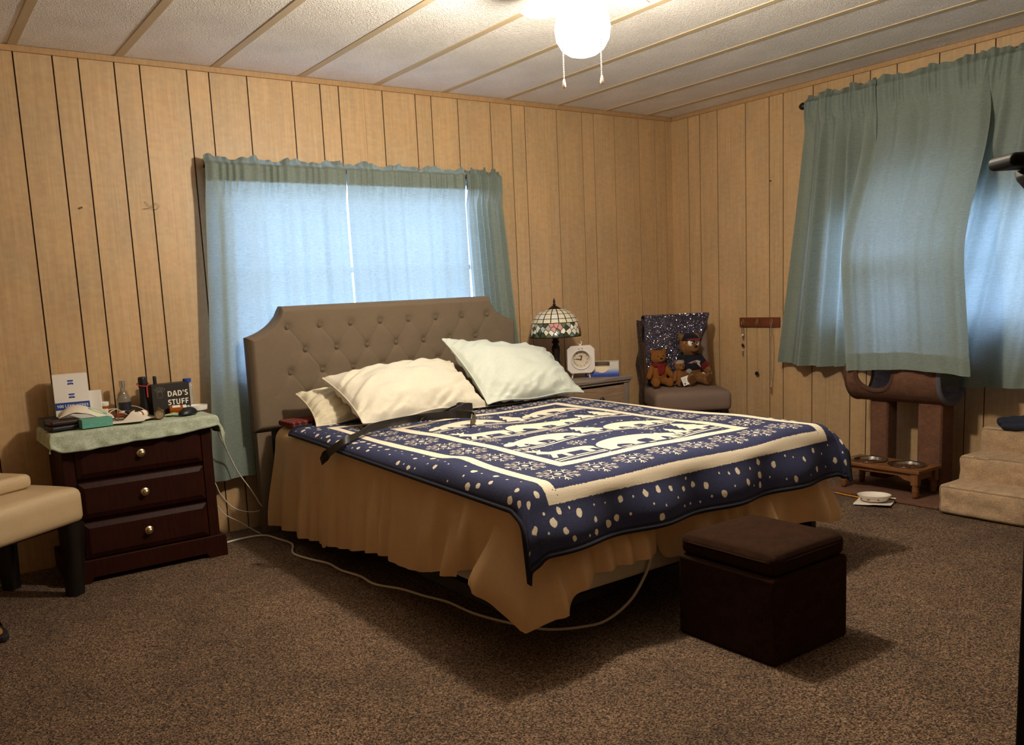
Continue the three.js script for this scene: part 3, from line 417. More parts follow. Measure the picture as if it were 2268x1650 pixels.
// ---------------------------------------------------------------- ceiling fan with its lit globe
{
  const g = thing('ceiling_fan', 'white ceiling fan with a glowing glass globe and two pull chains', 'ceiling fan', [LAMP.at[0], LAMP.at[1] - 1.92, LAMP.at[2]]);
  const white = std(0xe9e4da, { roughness: 0.45 }), brass = std(0xd9cfbf, { metalness: 0.7, roughness: 0.3 });
  part(g, 'motor_housing', lathe([[0, 2.188], [0.075, 2.188], [0.1, 2.178], [0.105, 2.15], [0.09, 2.1], [0.05, 2.085], [0, 2.085]], 36), white);
  part(g, 'light_fitter', lathe([[0, 2.09], [0.05, 2.085], [0.056, 2.05], [0.06, 2.0], [0.05, 1.992], [0, 1.992]], 30), white);
  const blade = extrude([[0.12, -0.045], [0.27, -0.062], [0.32, -0.05], [0.342, 0], [0.32, 0.05], [0.27, 0.062], [0.12, 0.045]], 0.007, 0.002).rotateX(Math.PI / 2);
  const iron = rbox(0.11, 0.006, 0.035, 0.002, 1, 0.1, 0.006, 0);
  for (let k = 0; k < 5; k++) { const a = -(-82 + 72 * k) * Math.PI / 180; const b = part(g, 'fan_blade', blade, white, [0, 2.062, 0], [0.1, a, 0]); b.rotation.order = 'YXZ'; b.rotation.set(0.12, a, 0); part(b, 'blade_iron', iron, brass); }
  const globe = new THREE.MeshPhysicalMaterial({ color: 0xffffff, roughness: 0.5, emissive: new THREE.Color().setRGB(1, 0.9, 0.72), emissiveIntensity: 6 });
  part(g, 'globe', lathe([[0.05, 2.0], [0.07, 1.985], [0.083, 1.955], [0.088, 1.92], [0.083, 1.885], [0.066, 1.855], [0.045, 1.84], [0.02, 1.832], [0, 1.830]], 40).scale(1.05, 1, 1.05), globe, [0, 0, 0], [0, 0, 0], 'glowing white glass globe');
  const bead = new THREE.SphereGeometry(0.0026, 6, 5);
  for (const [x, z] of [[-0.062, -0.008], [0.005, 0.062]]) {
    const l = []; for (let y = 2.03; y > 1.755; y -= 0.0056) { const rr = 1.28; l.push(bead.clone().translate(x * rr, y, z * rr)); }
    const c = part(g, 'pull_chain', merge(l), white); part(c, 'pull_knob', lathe([[0, 0.022], [0.0025, 0.021], [0.0055, 0.008], [0.0065, 0], [0.0055, -0.006], [0.003, -0.009], [0, -0.0095]], 14), std(0xe6d4bf, { roughness: 0.3 }), [x * 1.28, 1.735, z * 1.28]);
  }
  const lamp = new THREE.PointLight(LAMP.color, LAMP.power, 0, 2); lamp.position.set(0, 1.915, 0); lamp.castShadow = true; lamp.shadow.radius = 3.2; g.add(lamp); lamp.name = 'globe_light';
}
// ---------------------------------------------------------------- dark dresser on the left
const cherry = phys(0x331209, { map: grainTex, roughness: 0.5, specularIntensity: 0.35 }), brassMat = std(0xdccba4, { metalness: 1, roughness: 0.3 });
{
  const g = thing('nightstand', 'dark cherry three-drawer nightstand with a towel on top', 'nightstand', [-3.688, 0, 0.0]);
  const W = 0.605, zf = 0.36;
  part(g, 'carcass', merge([rbox(W, 0.52, zf - 0.03, 0.004, 2, 0, 0.345, zf / 2 + 0.005), rbox(0.045, 0.52, 0.02, 0.003, 2, -W / 2 + 0.0225, 0.345, zf - 0.002), rbox(0.045, 0.52, 0.02, 0.003, 2, W / 2 - 0.0225, 0.345, zf - 0.002)]), cherry);
  part(g, 'table_top', merge([rbox(0.65, 0.026, 0.385, 0.007, 3, 0, 0.622, 0.2), rbox(0.63, 0.014, 0.372, 0.004, 2, 0, 0.603, 0.195)]), cherry);
  part(g, 'plinth', merge([extrude([[-0.325, 0], [-0.25, 0], [-0.235, 0.025], [0.235, 0.025], [0.25, 0], [0.325, 0], [0.325, 0.082], [0.318, 0.095], [-0.318, 0.095], [-0.325, 0.082]], 0.03, 0.003).translate(0, 0, zf - 0.012), rbox(0.03, 0.095, zf - 0.02, 0.003, 1, -0.31, 0.0475, zf / 2), rbox(0.03, 0.095, zf - 0.02, 0.003, 1, 0.31, 0.0475, zf / 2)]), cherry);
  for (const y of [0.178, 0.346, 0.514]) {
    const w = 0.51, h = 0.15, d = part(g, 'drawer', merge([rbox(w, h, 0.016, 0.003, 2), gridFrame(w, h)]), cherry, [0, y, zf + 0.001]);
    const kn = part(d, 'knob', lathe([[0, 0.026], [0.006, 0.0255], [0.0115, 0.022], [0.0125, 0.018], [0.009, 0.013], [0.006, 0.009], [0.0125, 0.006], [0.016, 0.004], [0.0185, 0.002], [0.0185, 0], [0, 0]], 26).rotateX(Math.PI / 2), brassMat, [0, 0.002, 0.018], [0, 0, 0], 'round brass knob');
  }
}
function gridFrame(w, h) {                            // a raised, bevelled drawer field
  const b = 0.022, z0 = 0.008, z1 = 0.017, q = (i) => [[-w / 2 + i, -h / 2 + i], [w / 2 - i, -h / 2 + i], [w / 2 - i, h / 2 - i], [-w / 2 + i, h / 2 - i]];
  const A = q(0.003), B = q(b), P = []; const f = (a, bb, c, d) => { P.push(...a, ...bb, ...c, ...a, ...c, ...d); };
  for (let i = 0; i < 4; i++) { const j = (i + 1) % 4; f([...A[i], z0], [...A[j], z0], [...B[j], z1], [...B[i], z1]); }
  f([...B[0], z1], [...B[1], z1], [...B[2], z1], [...B[3], z1]);
  const g = new THREE.BufferGeometry(); g.setAttribute('position', new THREE.Float32BufferAttribute(P, 3)); g.computeVertexNormals(); return boxUV(g);
}
const terry = phys(0xc3cfb9, { map: plushTex, bumpMap: plushBump, bumpScale: 0.001, roughness: 1, sheen: 0.4, side: THREE.DoubleSide });
{ // towel over the top
  const T = 0.6375, zf = 0.397, xr = -3.352, xl = -4.03;
  const at = (u, v) => {
    const X0 = lerp(xl - 0.05, xr + 0.075, u), over = 0.062 - 0.035 * smooth(0.55, 0.95, u) + 0.006 * Math.sin(u * 9) - 0.05 * smooth(0.12, 0, u) + 0.045 * smooth(0.9, 0.97, u), Z0 = lerp(0.05, zf + over, v), r = 0.014;
    const fold = (s) => (s <= 0 ? [s, 0] : s < r * 1.57 ? [r * Math.sin(s / r), -r * (1 - Math.cos(s / r))] : [r + (s - r * 1.57) * 0.1, -r - (s - r * 1.57)]);
    const [fz, dz] = fold(Z0 - zf + r), [fx, dx] = fold(X0 - xr + r), [fl, dl] = fold(xl + r - X0);
    let x = X0 > xr - r ? xr - r + fx : X0 < xl + r ? xl + r - fl : X0, z = Z0 > zf - r ? zf - r + fz : Z0; const hang = -(dz + dx + dl);
    z += smooth(0.02, 0.08, -dz) * (0.008 + 0.009 * Math.sin(X0 * 47 + 6 * dz * 8) * 0.8 + 0.004 * Math.sin(X0 * 90));
    x += smooth(0.02, 0.07, -dx) * (0.012 + 0.008 * Math.sin(Z0 * 40));
    return [x, T + dz + dx + dl + (hang < 0.005 ? 0.003 * vnoise(X0 * 22, Z0 * 22, 64, 64, 71) : 0), z, X0, Z0];
  };
  const g = thing('towel', 'sage green towel spread over the dark nightstand', 'towel');
  part(g, 'towel_cloth', gridGeo(150, 80, at, true), terry);
  const e = []; for (let i = 0; i <= 60; i++) { const q = at(i / 60, 1); e.push([q[0], q[1], q[2]]); } for (let i = 1; i <= 40; i++) { const q = at(1, 1 - i / 40); e.push([q[0], q[1], q[2]]); }
  part(g, 'hem', tube(e, 0.0035, 300, 6), terry);
}
// ---- things on the towel
const TOP = 0.6435, gp = 'clutter on the dark nightstand';
const whiteCard = std(0xe8e4de, { roughness: 0.6 });
function printed(w, h, d, px, draw, sideMat, r = 0.0015) {      // a carton whose front carries print
  return [new THREE.BoxGeometry(w, h, d), [sideMat, sideMat, sideMat, sideMat, std(0xffffff, { map: canvasTex(px, Math.round(px * h / w), draw), roughness: 0.55 }), sideMat]];
}
{
  const [gm, ms] = printed(0.135, 0.212, 0.055, 512, (c, w, h) => {
    c.fillStyle = '#ebe7e2'; c.fillRect(0, 0, w, h); const sq = (x, y) => { c.fillStyle = '#1b2f86'; c.beginPath(); c.moveTo(x, y); c.lineTo(x + 88, y); c.lineTo(x + 88, y + 76); c.quadraticCurveTo(x + 44, y + 64, x, y + 76); c.closePath(); c.fill(); c.fillStyle = '#dfe6f5'; c.fillRect(x, y + 22, 88, 26); c.fillStyle = '#1b2f86'; c.font = 'bold 24px sans-serif'; c.textAlign = 'center'; c.fillText('ZEISS', x + 44, y + 44); };
    sq(212, 95); sq(212, 315); c.fillStyle = '#23428f'; c.fillRect(0, 455, w, 120); c.fillStyle = '#e9eefb'; c.font = 'bold 62px sans-serif'; c.textAlign = 'center'; c.fillText('100 LENS WIPES', w / 2, 535, w - 30);
  }, whiteCard);
  single('wipes_carton', 'tall white carton of lens wipes with two blue square marks', 'carton', gm, ms, [-3.885, TOP + 0.106, 0.098], -0.12, gp);
  single('small_carton', 'small plain white carton just right of the lens wipes carton', 'carton', rbox(0.05, 0.13, 0.03, 0.001, 1), whiteCard, [-3.79, TOP + 0.065, 0.085], -0.35, gp);
  single('plastic_case', 'clear plastic case edge behind the lens wipes carton', 'case', rbox(0.05, 0.17, 0.02, 0.003, 2), phys(0xdcd6c6, { transmission: 0.6, thickness: 0, roughness: 0.15 }), [-3.95, TOP + 0.085, 0.055], 0.1, gp);
}
const amber = phys(0xd06a12, { roughness: 0.18, transmission: 0.45, thickness: 0, ior: 1.45 }), capWhite = std(0xe9e6e0, { roughness: 0.45 });
function pillBottle(label, pos, rot) {
  const g = thing('pill_bottle', label, 'pill bottle', pos, 0, gp); g.rotation.set(...rot);
  part(g, 'bottle', lathe([[0, 0], [0.015, 0], [0.017, 0.003], [0.017, 0.055], [0.014, 0.06], [0.014, 0.066]], 22), amber); part(g, 'cap', lathe([[0.0155, 0.058], [0.0165, 0.06], [0.0165, 0.072], [0.015, 0.0745], [0, 0.0745]], 22), capWhite); part(g, 'paper_label', new THREE.CylinderGeometry(0.0173, 0.0173, 0.034, 22, 1, true, 0.2, 4).translate(0, 0.03, 0), std(0xece6da, { side: THREE.DoubleSide })); return g;
}
pillBottle('amber pill bottle standing just right of the small white carton', [-3.752, TOP, 0.075], [0.1, 2.6, 0]);
pillBottle('amber pill bottle lying in front of the glass bottle', [-3.72, TOP + 0.017, 0.15], [Math.PI / 2, 0, -1.2]);
pillBottle('amber pill bottle lying between the papers and the torch', [-3.612, TOP + 0.017, 0.20], [Math.PI / 2, 0, 0.7]);
pillBottle('amber pill bottle lying against the black gift box', [-3.5, TOP + 0.017, 0.165], [Math.PI / 2, 0, -1.4]);
{
  const g = thing('glass_bottle', 'small clear glass bottle with a silver cap', 'bottle', [-3.672, TOP, 0.085], 0, gp);
  part(g, 'glass', lathe([[0, 0.001], [0.026, 0.001], [0.029, 0.006], [0.029, 0.078], [0.024, 0.092], [0.012, 0.103], [0.0105, 0.13]], 26), phys(0xcfcabc, { roughness: 0.06, transmission: 0.75, thickness: 0 }));
  part(g, 'paper_label', new THREE.CylinderGeometry(0.0294, 0.0294, 0.042, 24, 1, true, -1.1, 2.2).translate(0, 0.045, 0), std(0x23232b, { roughness: 0.4, side: THREE.DoubleSide }));
  part(g, 'cap', cyl(0.0125, 0.0125, 0.03, 20, 0, 0.146, 0), std(0xc9c5bd, { metalness: 0.9, roughness: 0.3 }));
}
{
  const g = thing('black_torch', 'tall black torch standing on end with a red wrist strap', 'torch', [-3.592, TOP, 0.112], 0, gp), blk = std(0x0e0e11, { roughness: 0.4 });
  part(g, 'barrel', lathe([[0, 0], [0.017, 0], [0.019, 0.004], [0.019, 0.05], [0.0165, 0.056], [0.0165, 0.12], [0.0185, 0.126], [0.0185, 0.165], [0.015, 0.172], [0, 0.172]], 22), blk);
  part(g, 'wrist_strap', merge([tube([[-0.024, 0.138, 0.012], [-0.012, 0.134, 0.026], [0.01, 0.13, 0.026], [0.026, 0.14, 0.008], [0.008, 0.145, -0.02], [-0.02, 0.143, -0.014]], 0.0022, 60, 6, true), rbox(0.006, 0.05, 0.002, 0.0008, 1, 0.012, 0.104, 0.023)]), std(0xb5282b, { roughness: 0.6 }), [0, 0, 0], [0, 0, 0], 'red strap');
}
{
  const blk = std(0x17120f, { roughness: 0.5 });
  const [gm, ms] = printed(0.172, 0.132, 0.07, 512, (c, w, h) => {
    c.fillStyle = '#1d1713'; c.fillRect(0, 0, w, h); c.strokeStyle = '#6a6054'; c.lineWidth = 5; for (let i = 0; i < 5; i++) { const a = -2.4 + i * 0.42; c.beginPath(); c.ellipse(105 + 62 * Math.cos(a), 120 + 62 * Math.sin(a), 30, 11, a, 0, 7); c.stroke(); } c.beginPath(); c.ellipse(105, 140, 38, 42, 0, 0, 7); c.stroke();
    c.fillStyle = '#efe6d6'; c.textAlign = 'center'; c.font = 'bold 104px sans-serif'; c.fillText("DAD'S", 345, 175, 290); c.fillText('STUFF', 345, 290, 290);
  }, blk);
  single('gift_box', 'black open box printed with large white capital letters', 'box', gm, ms, [-3.482, TOP + 0.066, 0.105], 0.1, gp);
  const g = thing('brush', 'dark handled brush standing in the printed black box', 'brush', [-3.535, TOP + 0.1, 0.1], 0, gp); part(g, 'handle', rbox(0.016, 0.07, 0.012, 0.005, 3, 0, 0.035, 0), std(0x1d1d22, { roughness: 0.35 })); part(g, 'collar', cyl(0.006, 0.007, 0.01, 12, 0, 0.002, 0), std(0x8a8a90, { metalness: 0.9, roughness: 0.3 }));
}
{
  const g = thing('water_bottle', 'clear ribbed plastic bottle with a blue cap', 'bottle', [-3.388, TOP, 0.085], 0, gp); const pr = [[0, 0.001], [0.022, 0.001], [0.0235, 0.005]]; for (let i = 0; i < 7; i++) pr.push([0.0235, 0.012 + i * 0.013], [0.0215, 0.018 + i * 0.013]); pr.push([0.0225, 0.106], [0.019, 0.118], [0.0155, 0.124], [0.0155, 0.128]);
  part(g, 'plastic', lathe(pr, 26), phys(0xe6e2d8, { roughness: 0.12, transmission: 0.6, thickness: 0 })); part(g, 'cap', merge([cyl(0.0185, 0.0185, 0.014, 24, 0, 0.137, 0), cyl(0.0165, 0.0175, 0.005, 24, 0, 0.1265, 0)]), std(0x24429c, { roughness: 0.4 }), [0, 0, 0], [0, 0, 0], 'blue cap');
}
single('white_lid', 'shallow white plastic lid in front of the clear bottle', 'lid', lathe([[0, 0.004], [0.038, 0.004], [0.042, 0.022], [0.0455, 0.022], [0.044, 0.002], [0.04, 0], [0, 0]], 30), capWhite, [-3.375, TOP + 0.002, 0.165], 0, gp);
{ // computer mouse
  const m = sdfMesh((x, y, z) => Math.max(sdEll(x, y, z, [0, 0, 0], [0.031, 0.03, 0.056]), -y - 0.002), [-0.035, -0.005, -0.06], [0.035, 0.032, 0.06], 34);
  const g = thing('computer_mouse', 'black computer mouse at the right end of the towel', 'mouse', [-3.452, TOP + 0.003, 0.285], -0.9, gp); part(g, 'shell', m, std(0x121418, { roughness: 0.4 })); part(g, 'scroll_wheel', cyl(0.006, 0.006, 0.005, 14).rotateZ(Math.PI / 2), std(0x33363b), [0, 0.0255, 0.026]);
}
{
  const g = thing('flashlight', 'bronze metal flashlight lying with its lens towards the room', 'torch', [-3.57, TOP + 0.021, 0.26], 0, gp); g.rotation.set(Math.PI / 2, 0, 0.2);
  part(g, 'barrel', lathe([[0, -0.09], [0.012, -0.09], [0.0135, -0.085], [0.0135, 0.02], [0.019, 0.035], [0.021, 0.04], [0.021, 0.078], [0.0195, 0.08], [0.0175, 0.078], [0.016, 0.07], [0, 0.058]], 24), std(0x8a6f42, { metalness: 0.85, roughness: 0.35 }));
  part(g, 'lens', cyl(0.0175, 0.0175, 0.002, 24, 0, 0.076, 0), phys(0xf4ead0, { roughness: 0.05, transmission: 0.8, thickness: 0 })); part(g, 'led', sph(0.006, 12, 8, 0, 0.064, 0), std(0xe8d59a, { roughness: 0.2 }));
}
function sheet(label, w, d, pos, turn, lift, col = 0xe9e2d4) { return single('paper', label, 'paper', gridGeo(16, 12, (u, v) => [(u - 0.5) * w, lift(u, v), (v - 0.5) * d, u, v], true), std(col, { roughness: 0.85, side: THREE.DoubleSide }), pos, turn, gp); }
sheet('folded white paper with a raised corner in front of the pill bottles', 0.15, 0.1, [-3.655, TOP + 0.003, 0.285], 0.55, (u, v) => 0.001 + 0.035 * Math.pow(clamp(1 - Math.abs(u - 0.55) * 2.6), 1.2) * clamp(1 - v * 0.9));
sheet('flat white paper at the front edge of the towel', 0.14, 0.09, [-3.715, TOP + 0.003, 0.325], -0.35, (u, v) => 0.001 + 0.003 * u * u);
sheet('pale green sticky note beside the computer mouse', 0.052, 0.052, [-3.512, TOP + 0.003, 0.245], 0.3, (u) => 0.001 + 0.004 * u * u, 0xb9d0a0);
{
  const lw = std(0x2a1614, { roughness: 0.45 });
  single('black_wallet', 'black wallet at the front left corner of the towel, under the brown one', 'wallet', rbox(0.115, 0.018, 0.085, 0.007, 3), std(0x14141a, { roughness: 0.5 }), [-3.965, TOP + 0.0095, 0.3], 0.25, gp);
  single('brown_wallet', 'dark brown leather wallet stacked on the black one', 'wallet', rbox(0.12, 0.02, 0.09, 0.008, 3), lw, [-3.955, TOP + 0.029, 0.285], 0.12, gp);
  single('black_case', 'small black case at the back left corner of the towel', 'case', rbox(0.07, 0.035, 0.09, 0.004, 2), std(0x111317, { roughness: 0.45 }), [-3.985, TOP + 0.018, 0.13], 0.1, gp);
  const [gm, ms] = printed(0.12, 0.036, 0.07, 256, (c, w, h) => { const r = rng(4); c.fillStyle = '#5fa594'; c.fillRect(0, 0, w, h); for (let i = 0; i < 60; i++) { c.fillStyle = r() < 0.5 ? 'rgba(170,205,170,.35)' : 'rgba(40,110,105,.3)'; c.fillRect(r() * w, h * 0.4 + r() * h * 0.6, 26 * r(), 6 * r()); } }, std(0x5b9f8c, { roughness: 0.5 }));
  single('teal_carton', 'flat teal carton under the packet of wipes', 'carton', gm, ms, [-3.845, TOP + 0.019, 0.33], 0.12, gp);
  const tx = canvasTex(512, 320, (c, w, h) => { const r = rng(8); c.fillStyle = '#e2d9c6'; c.fillRect(0, 0, w, h); c.fillStyle = '#6fae96'; c.fillRect(280, 180, 170, 90); c.fillStyle = '#dfe3a2'; c.beginPath(); c.ellipse(360, 230, 60, 22, 0, 0, 7); c.fill(); for (let i = 0; i < 40; i++) { c.fillStyle = r() < 0.5 ? '#7fae9d' : '#8fb0c0'; c.fillRect(30 + r() * 430, 20 + r() * 130, 8 + 30 * r(), 3 + 4 * r()); } });
  const pk = gridGeo(40, 28, (u, v) => { const U = 2 * u - 1, W = 2 * v - 1, b = Math.pow(Math.max(0, 1 - U * U), 0.5) * Math.pow(Math.max(0, 1 - W * W), 0.5); return [(u - 0.5) * 0.21, 0.026 * b + 0.004 * vnoise(u * 7, v * 5, 32, 32, 81) + 0.018 * Math.sin(u * 5), (v - 0.5) * 0.135, u, 1 - v]; }, true);
  const bt = gridGeo(4, 4, (u, v) => [(u - 0.5) * 0.205, 0.018 * Math.sin(u * 5), (v - 0.5) * 0.13, u, v]);
  const g = thing('wipes_packet', 'soft white packet of wipes printed in green, on the teal carton', 'packet', [-3.86, TOP + 0.042, 0.235], -0.12, gp); part(g, 'pouch', merge([pk, bt]), std(0xffffff, { map: tx, roughness: 0.5, side: THREE.DoubleSide }));
}
{
  const g = thing('pocket_camera', 'small black gadget lying among cables and bottles', 'gadget', [-3.665, TOP + 0.018, 0.17], 0.5, gp); part(g, 'body', rbox(0.055, 0.034, 0.03, 0.008, 3), std(0x131313, { roughness: 0.4 })); part(g, 'lens_barrel', cyl(0.012, 0.012, 0.014, 20).rotateX(Math.PI / 2).translate(-0.006, 0, 0.02), std(0x1c1c1e, { roughness: 0.25 }));
  const e = thing('eyeglasses', 'folded dark red eyeglasses on the papers', 'eyeglasses', [-3.70, TOP + 0.018, 0.245], 0.25, gp), fr = std(0x5a1512, { roughness: 0.3 });
  for (const s of [-1, 1]) { part(e, 'lens_rim', tube([0, 1, 2, 3, 4, 5, 6, 7].map((k) => [s * 0.03 + 0.024 * Math.cos(k * 0.785), 0.016 * Math.sin(k * 0.785), 0]), 0.0018, 48, 6, true), fr); part(e, 'temple', tube([[s * 0.053, 0.004, 0], [s * 0.05, 0.002, -0.03], [-s * 0.02, 0, -0.036 + s * 0.004], [-s * 0.05, -0.008, -0.04 + s * 0.004]], 0.0018, 30, 6), fr); }
  part(e, 'bridge', tube([[-0.007, 0.003, 0], [0, 0.007, 0.002], [0.007, 0.003, 0]], 0.0016, 12, 6), fr);
  single('charging_cable', 'white charging cable coiled in loops behind the eyeglasses', 'cable', tube([[-3.765, TOP + 0.012, 0.14], [-3.72, TOP + 0.035, 0.09], [-3.64, TOP + 0.045, 0.1], [-3.6, TOP + 0.02, 0.16], [-3.65, TOP + 0.006, 0.21], [-3.74, TOP + 0.012, 0.2], [-3.775, TOP + 0.03, 0.15], [-3.73, TOP + 0.045, 0.13], [-3.68, TOP + 0.012, 0.24]], 0.0018, 140, 7), capWhite, [0, 0, 0], 0, gp);
}
// ---------------------------------------------------------------- bedside table on the right
const weathered = std(0xa5876a, { map: grainTex, roughness: 0.55 }), weatheredGrey = std(0x9a8a7c, { map: grainTex, roughness: 0.6 });
{
  const g = thing('bedside_table', 'weathered wooden bedside table with a black drawer knob', 'bedside table', [-1.13, 0, 0.03]);
  const W = 0.48, D = 0.42; const H = 0.562;
  part(g, 'table_top', merge([boxUV(new RoundedBoxGeometry(W + 0.03, 0.024, D + 0.02, 2, 0.005).translate(0, H + 0.012, D / 2), 1, [0, 0], true), rbox(W + 0.01, 0.014, D + 0.004, 0.003, 1, 0, H - 0.007, D / 2)]), weatheredGrey);
  for (const s of [-1, 1]) { part(g, 'side_panel', rbox(0.022, H - 0.06, D - 0.06, 0.003, 1, s * (W / 2 - 0.014), H / 2 + 0.02, D / 2), weatheredGrey); for (const z of [0.025, D - 0.025]) part(g, 'leg', rbox(0.042, H - 0.014, 0.042, 0.004, 2, s * (W / 2 - 0.022), (H - 0.014) / 2, z), weatheredGrey); }
  part(g, 'back_panel', rbox(W - 0.06, H - 0.08, 0.01, 0.002, 1, 0, H / 2 + 0.02, 0.02), weatheredGrey);
  for (const y of [0.45, 0.265]) { const d = part(g, 'drawer', boxUV(new RoundedBoxGeometry(W - 0.095, 0.17, 0.02, 2, 0.004), 1, [0, 0], true), weathered, [0, y, D - 0.012]); part(d, 'knob', lathe([[0, 0.026], [0.008, 0.025], [0.014, 0.019], [0.0145, 0.014], [0.009, 0.008], [0.007, 0], [0, 0]], 22).rotateX(Math.PI / 2), std(0x141110, { roughness: 0.35 }), [0, 0.015, 0.01], [0, 0, 0], 'round black knob'); }
  part(g, 'bottom_shelf', rbox(W - 0.05, 0.02, D - 0.03, 0.003, 1, 0, 0.15, D / 2), weatheredGrey);
}
// ---------------------------------------------------------------- stained glass lamp
{
  const g = thing('stained_glass_lamp', 'table lamp with a domed stained glass shade of pink flowers', 'lamp', [-1.262, 0.59, 0.215]), bronze = std(0x2b211b, { metalness: 0.5, roughness: 0.5 });
  part(g, 'base', lathe([[0, 0], [0.075, 0], [0.078, 0.008], [0.068, 0.018], [0.045, 0.028], [0.034, 0.05], [0.022, 0.07], [0.018, 0.085], [0.026, 0.092], [0.026, 0.1], [0.02, 0.108], [0.021, 0.13], [0.025, 0.17], [0.024, 0.19], [0.016, 0.2], [0.016, 0.208], [0.022, 0.214], [0.023, 0.222], [0.014, 0.23], [0.03, 0.252], [0.031, 0.258], [0.01, 0.262], [0.006, 0.41], [0, 0.41]], 28), bronze);
  const R = 0.152, y0 = 0.25, y1 = 0.412; const prof = (t) => [0.034 + (R - 0.034) * Math.pow(Math.sin(t * Math.PI / 2), 0.92), y1 - (y1 - y0) * (1 - Math.cos(t * Math.PI / 2)) * 0.96 - 0.006 * t];
  const sh = part(g, 'shade', lathe(Array.from({ length: 25 }, (_, i) => { const [r, y] = prof(i / 24); return [r - 0.003, y - 0.001]; }), 64), std(0x1c1714, { metalness: 0.4, roughness: 0.55, side: THREE.DoubleSide }));
  part(sh, 'rim', new THREE.TorusGeometry(R - 0.001, 0.003, 8, 64).rotateX(Math.PI / 2).translate(0, prof(1)[1], 0), bronze);
  part(g, 'cap', lathe([[0, 0.432], [0.012, 0.431], [0.03, 0.42], [0.05, 0.408], [0.052, 0.404], [0.045, 0.404], [0, 0.41]], 28), bronze);
  part(g, 'finial', lathe([[0, 0.478], [0.003, 0.472], [0.007, 0.46], [0.0075, 0.452], [0.004, 0.447], [0.006, 0.444], [0.0095, 0.44], [0.008, 0.432], [0, 0.43]], 16), bronze);
  const glass = (c) => phys(c, { roughness: 0.22, clearcoat: 0.5, clearcoatRoughness: 0.15 });
  const G = { cream: glass(0xe2dcc4), white: glass(0xe8e6dc), pink: glass(0xc98f88), rose: glass(0xb0746f), green: glass(0x5d6e50), dark: glass(0x39432f), grey: glass(0xaaa89b), yellow: glass(0xdcb878) };
  const onDome = (a, t, o = 0.0015) => { const [r, y] = prof(t); return [(r + o) * Math.cos(a), y + o, (r + o) * Math.sin(a)]; };
  const pane = (poly, mat) => { // poly of [angle, t]
    const cx = poly.reduce((s, p) => s + p[0], 0) / poly.length, cy = poly.reduce((s, p) => s + p[1], 0) / poly.length, P = [], c = onDome(cx, cy, 0.003);
    for (let i = 0; i < poly.length; i++) { const a = poly[i], b = poly[(i + 1) % poly.length], pa = onDome(...a), pb = onDome(...b), m = onDome((a[0] + b[0]) / 2, (a[1] + b[1]) / 2, 0.002); P.push(...c, ...pa, ...m, ...c, ...m, ...pb); }
    const q = new THREE.BufferGeometry(); q.setAttribute('position', new THREE.Float32BufferAttribute(P, 3)); const nn = []; for (let i = 0; i < P.length; i += 3) { const l = Math.hypot(P[i], P[i + 1] - y0 + 0.02, P[i + 2]); nn.push(P[i] / l, (P[i + 1] - y0 + 0.02) / l, P[i + 2] / l); } q.setAttribute('normal', new THREE.Float32BufferAttribute(nn, 3)); const m = mat.clone ? mat : mat; m.side = THREE.DoubleSide; part(sh, 'pane', q, m);
  };
  const N = 18, rows = [0.06, 0.22, 0.38, 0.54, 0.66], r = rng(31);
  for (let j = 0; j < 4; j++) for (let i = 0; i < N; i++) { const a0 = i / N * 6.283, a1 = (i + 1) / N * 6.283, ga = 0.0028 / prof((rows[j] + rows[j + 1]) / 2)[0], gt = 0.009; pane([[a0 + ga, rows[j] + gt], [a1 - ga, rows[j] + gt], [a1 - ga, rows[j + 1] - gt], [a0 + ga, rows[j + 1] - gt]], r() < 0.25 ? G.white : G.cream); }
  // the flower band: cells around scattered seeds
  const seeds = [], NB = 26; for (let j = 0; j < 4; j++) for (let i = 0; i < NB; i++) seeds.push([(i + (j % 2) * 0.5 + 0.5 * (r() - 0.5)) / NB * 6.283, 0.70 + j * 0.09 + 0.045 * (r() - 0.5)]);
  const sc = 0.175, ts = 0.24;                        // to metres along the band
  seeds.forEach(([a, t], n) => {
    let poly = [[-0.06, -0.06], [0.06, -0.06], [0.06, 0.06], [-0.06, 0.06]]; const lo = (0.67 - t) * ts, hi = (0.995 - t) * ts;
    const cut = (nx, ny, d) => { const out = []; for (let i = 0; i < poly.length; i++) { const A = poly[i], B = poly[(i + 1) % poly.length], da = A[0] * nx + A[1] * ny - d, db = B[0] * nx + B[1] * ny - d; if (da <= 0) out.push(A); if (da * db < 0) { const k = da / (da - db); out.push([lerp(A[0], B[0], k), lerp(A[1], B[1], k)]); } } poly = out; };
    cut(0, 1, hi); cut(0, -1, -lo);
    for (const [b, s] of seeds) { let da = b - a; da -= Math.round(da / 6.283) * 6.283; const dx = da * sc, dy = (s - t) * ts, L = Math.hypot(dx, dy); if (L < 1e-6 || L > 0.13) continue; cut(dx / L, dy / L, L / 2 - 0.0019); }
    if (poly.length < 3) return;
    const fa = ((a + 0.9) / 6.283 * 5) % 1, fl = Math.hypot((fa - 0.5) * 1.256 * sc, (t - 0.76) * ts * 1.3); let m;
    if (fl < 0.034) m = r() < 0.7 ? G.pink : G.rose; else if (t > 0.93) m = r() < 0.6 ? G.dark : G.green; else m = [G.white, G.cream, G.green, G.grey, G.white, G.dark][Math.floor(r() * 6)];
    pane(poly.map(([x, y]) => [a + x / sc, clamp(t + y / ts, 0.6, 1)]), m);
  });
}
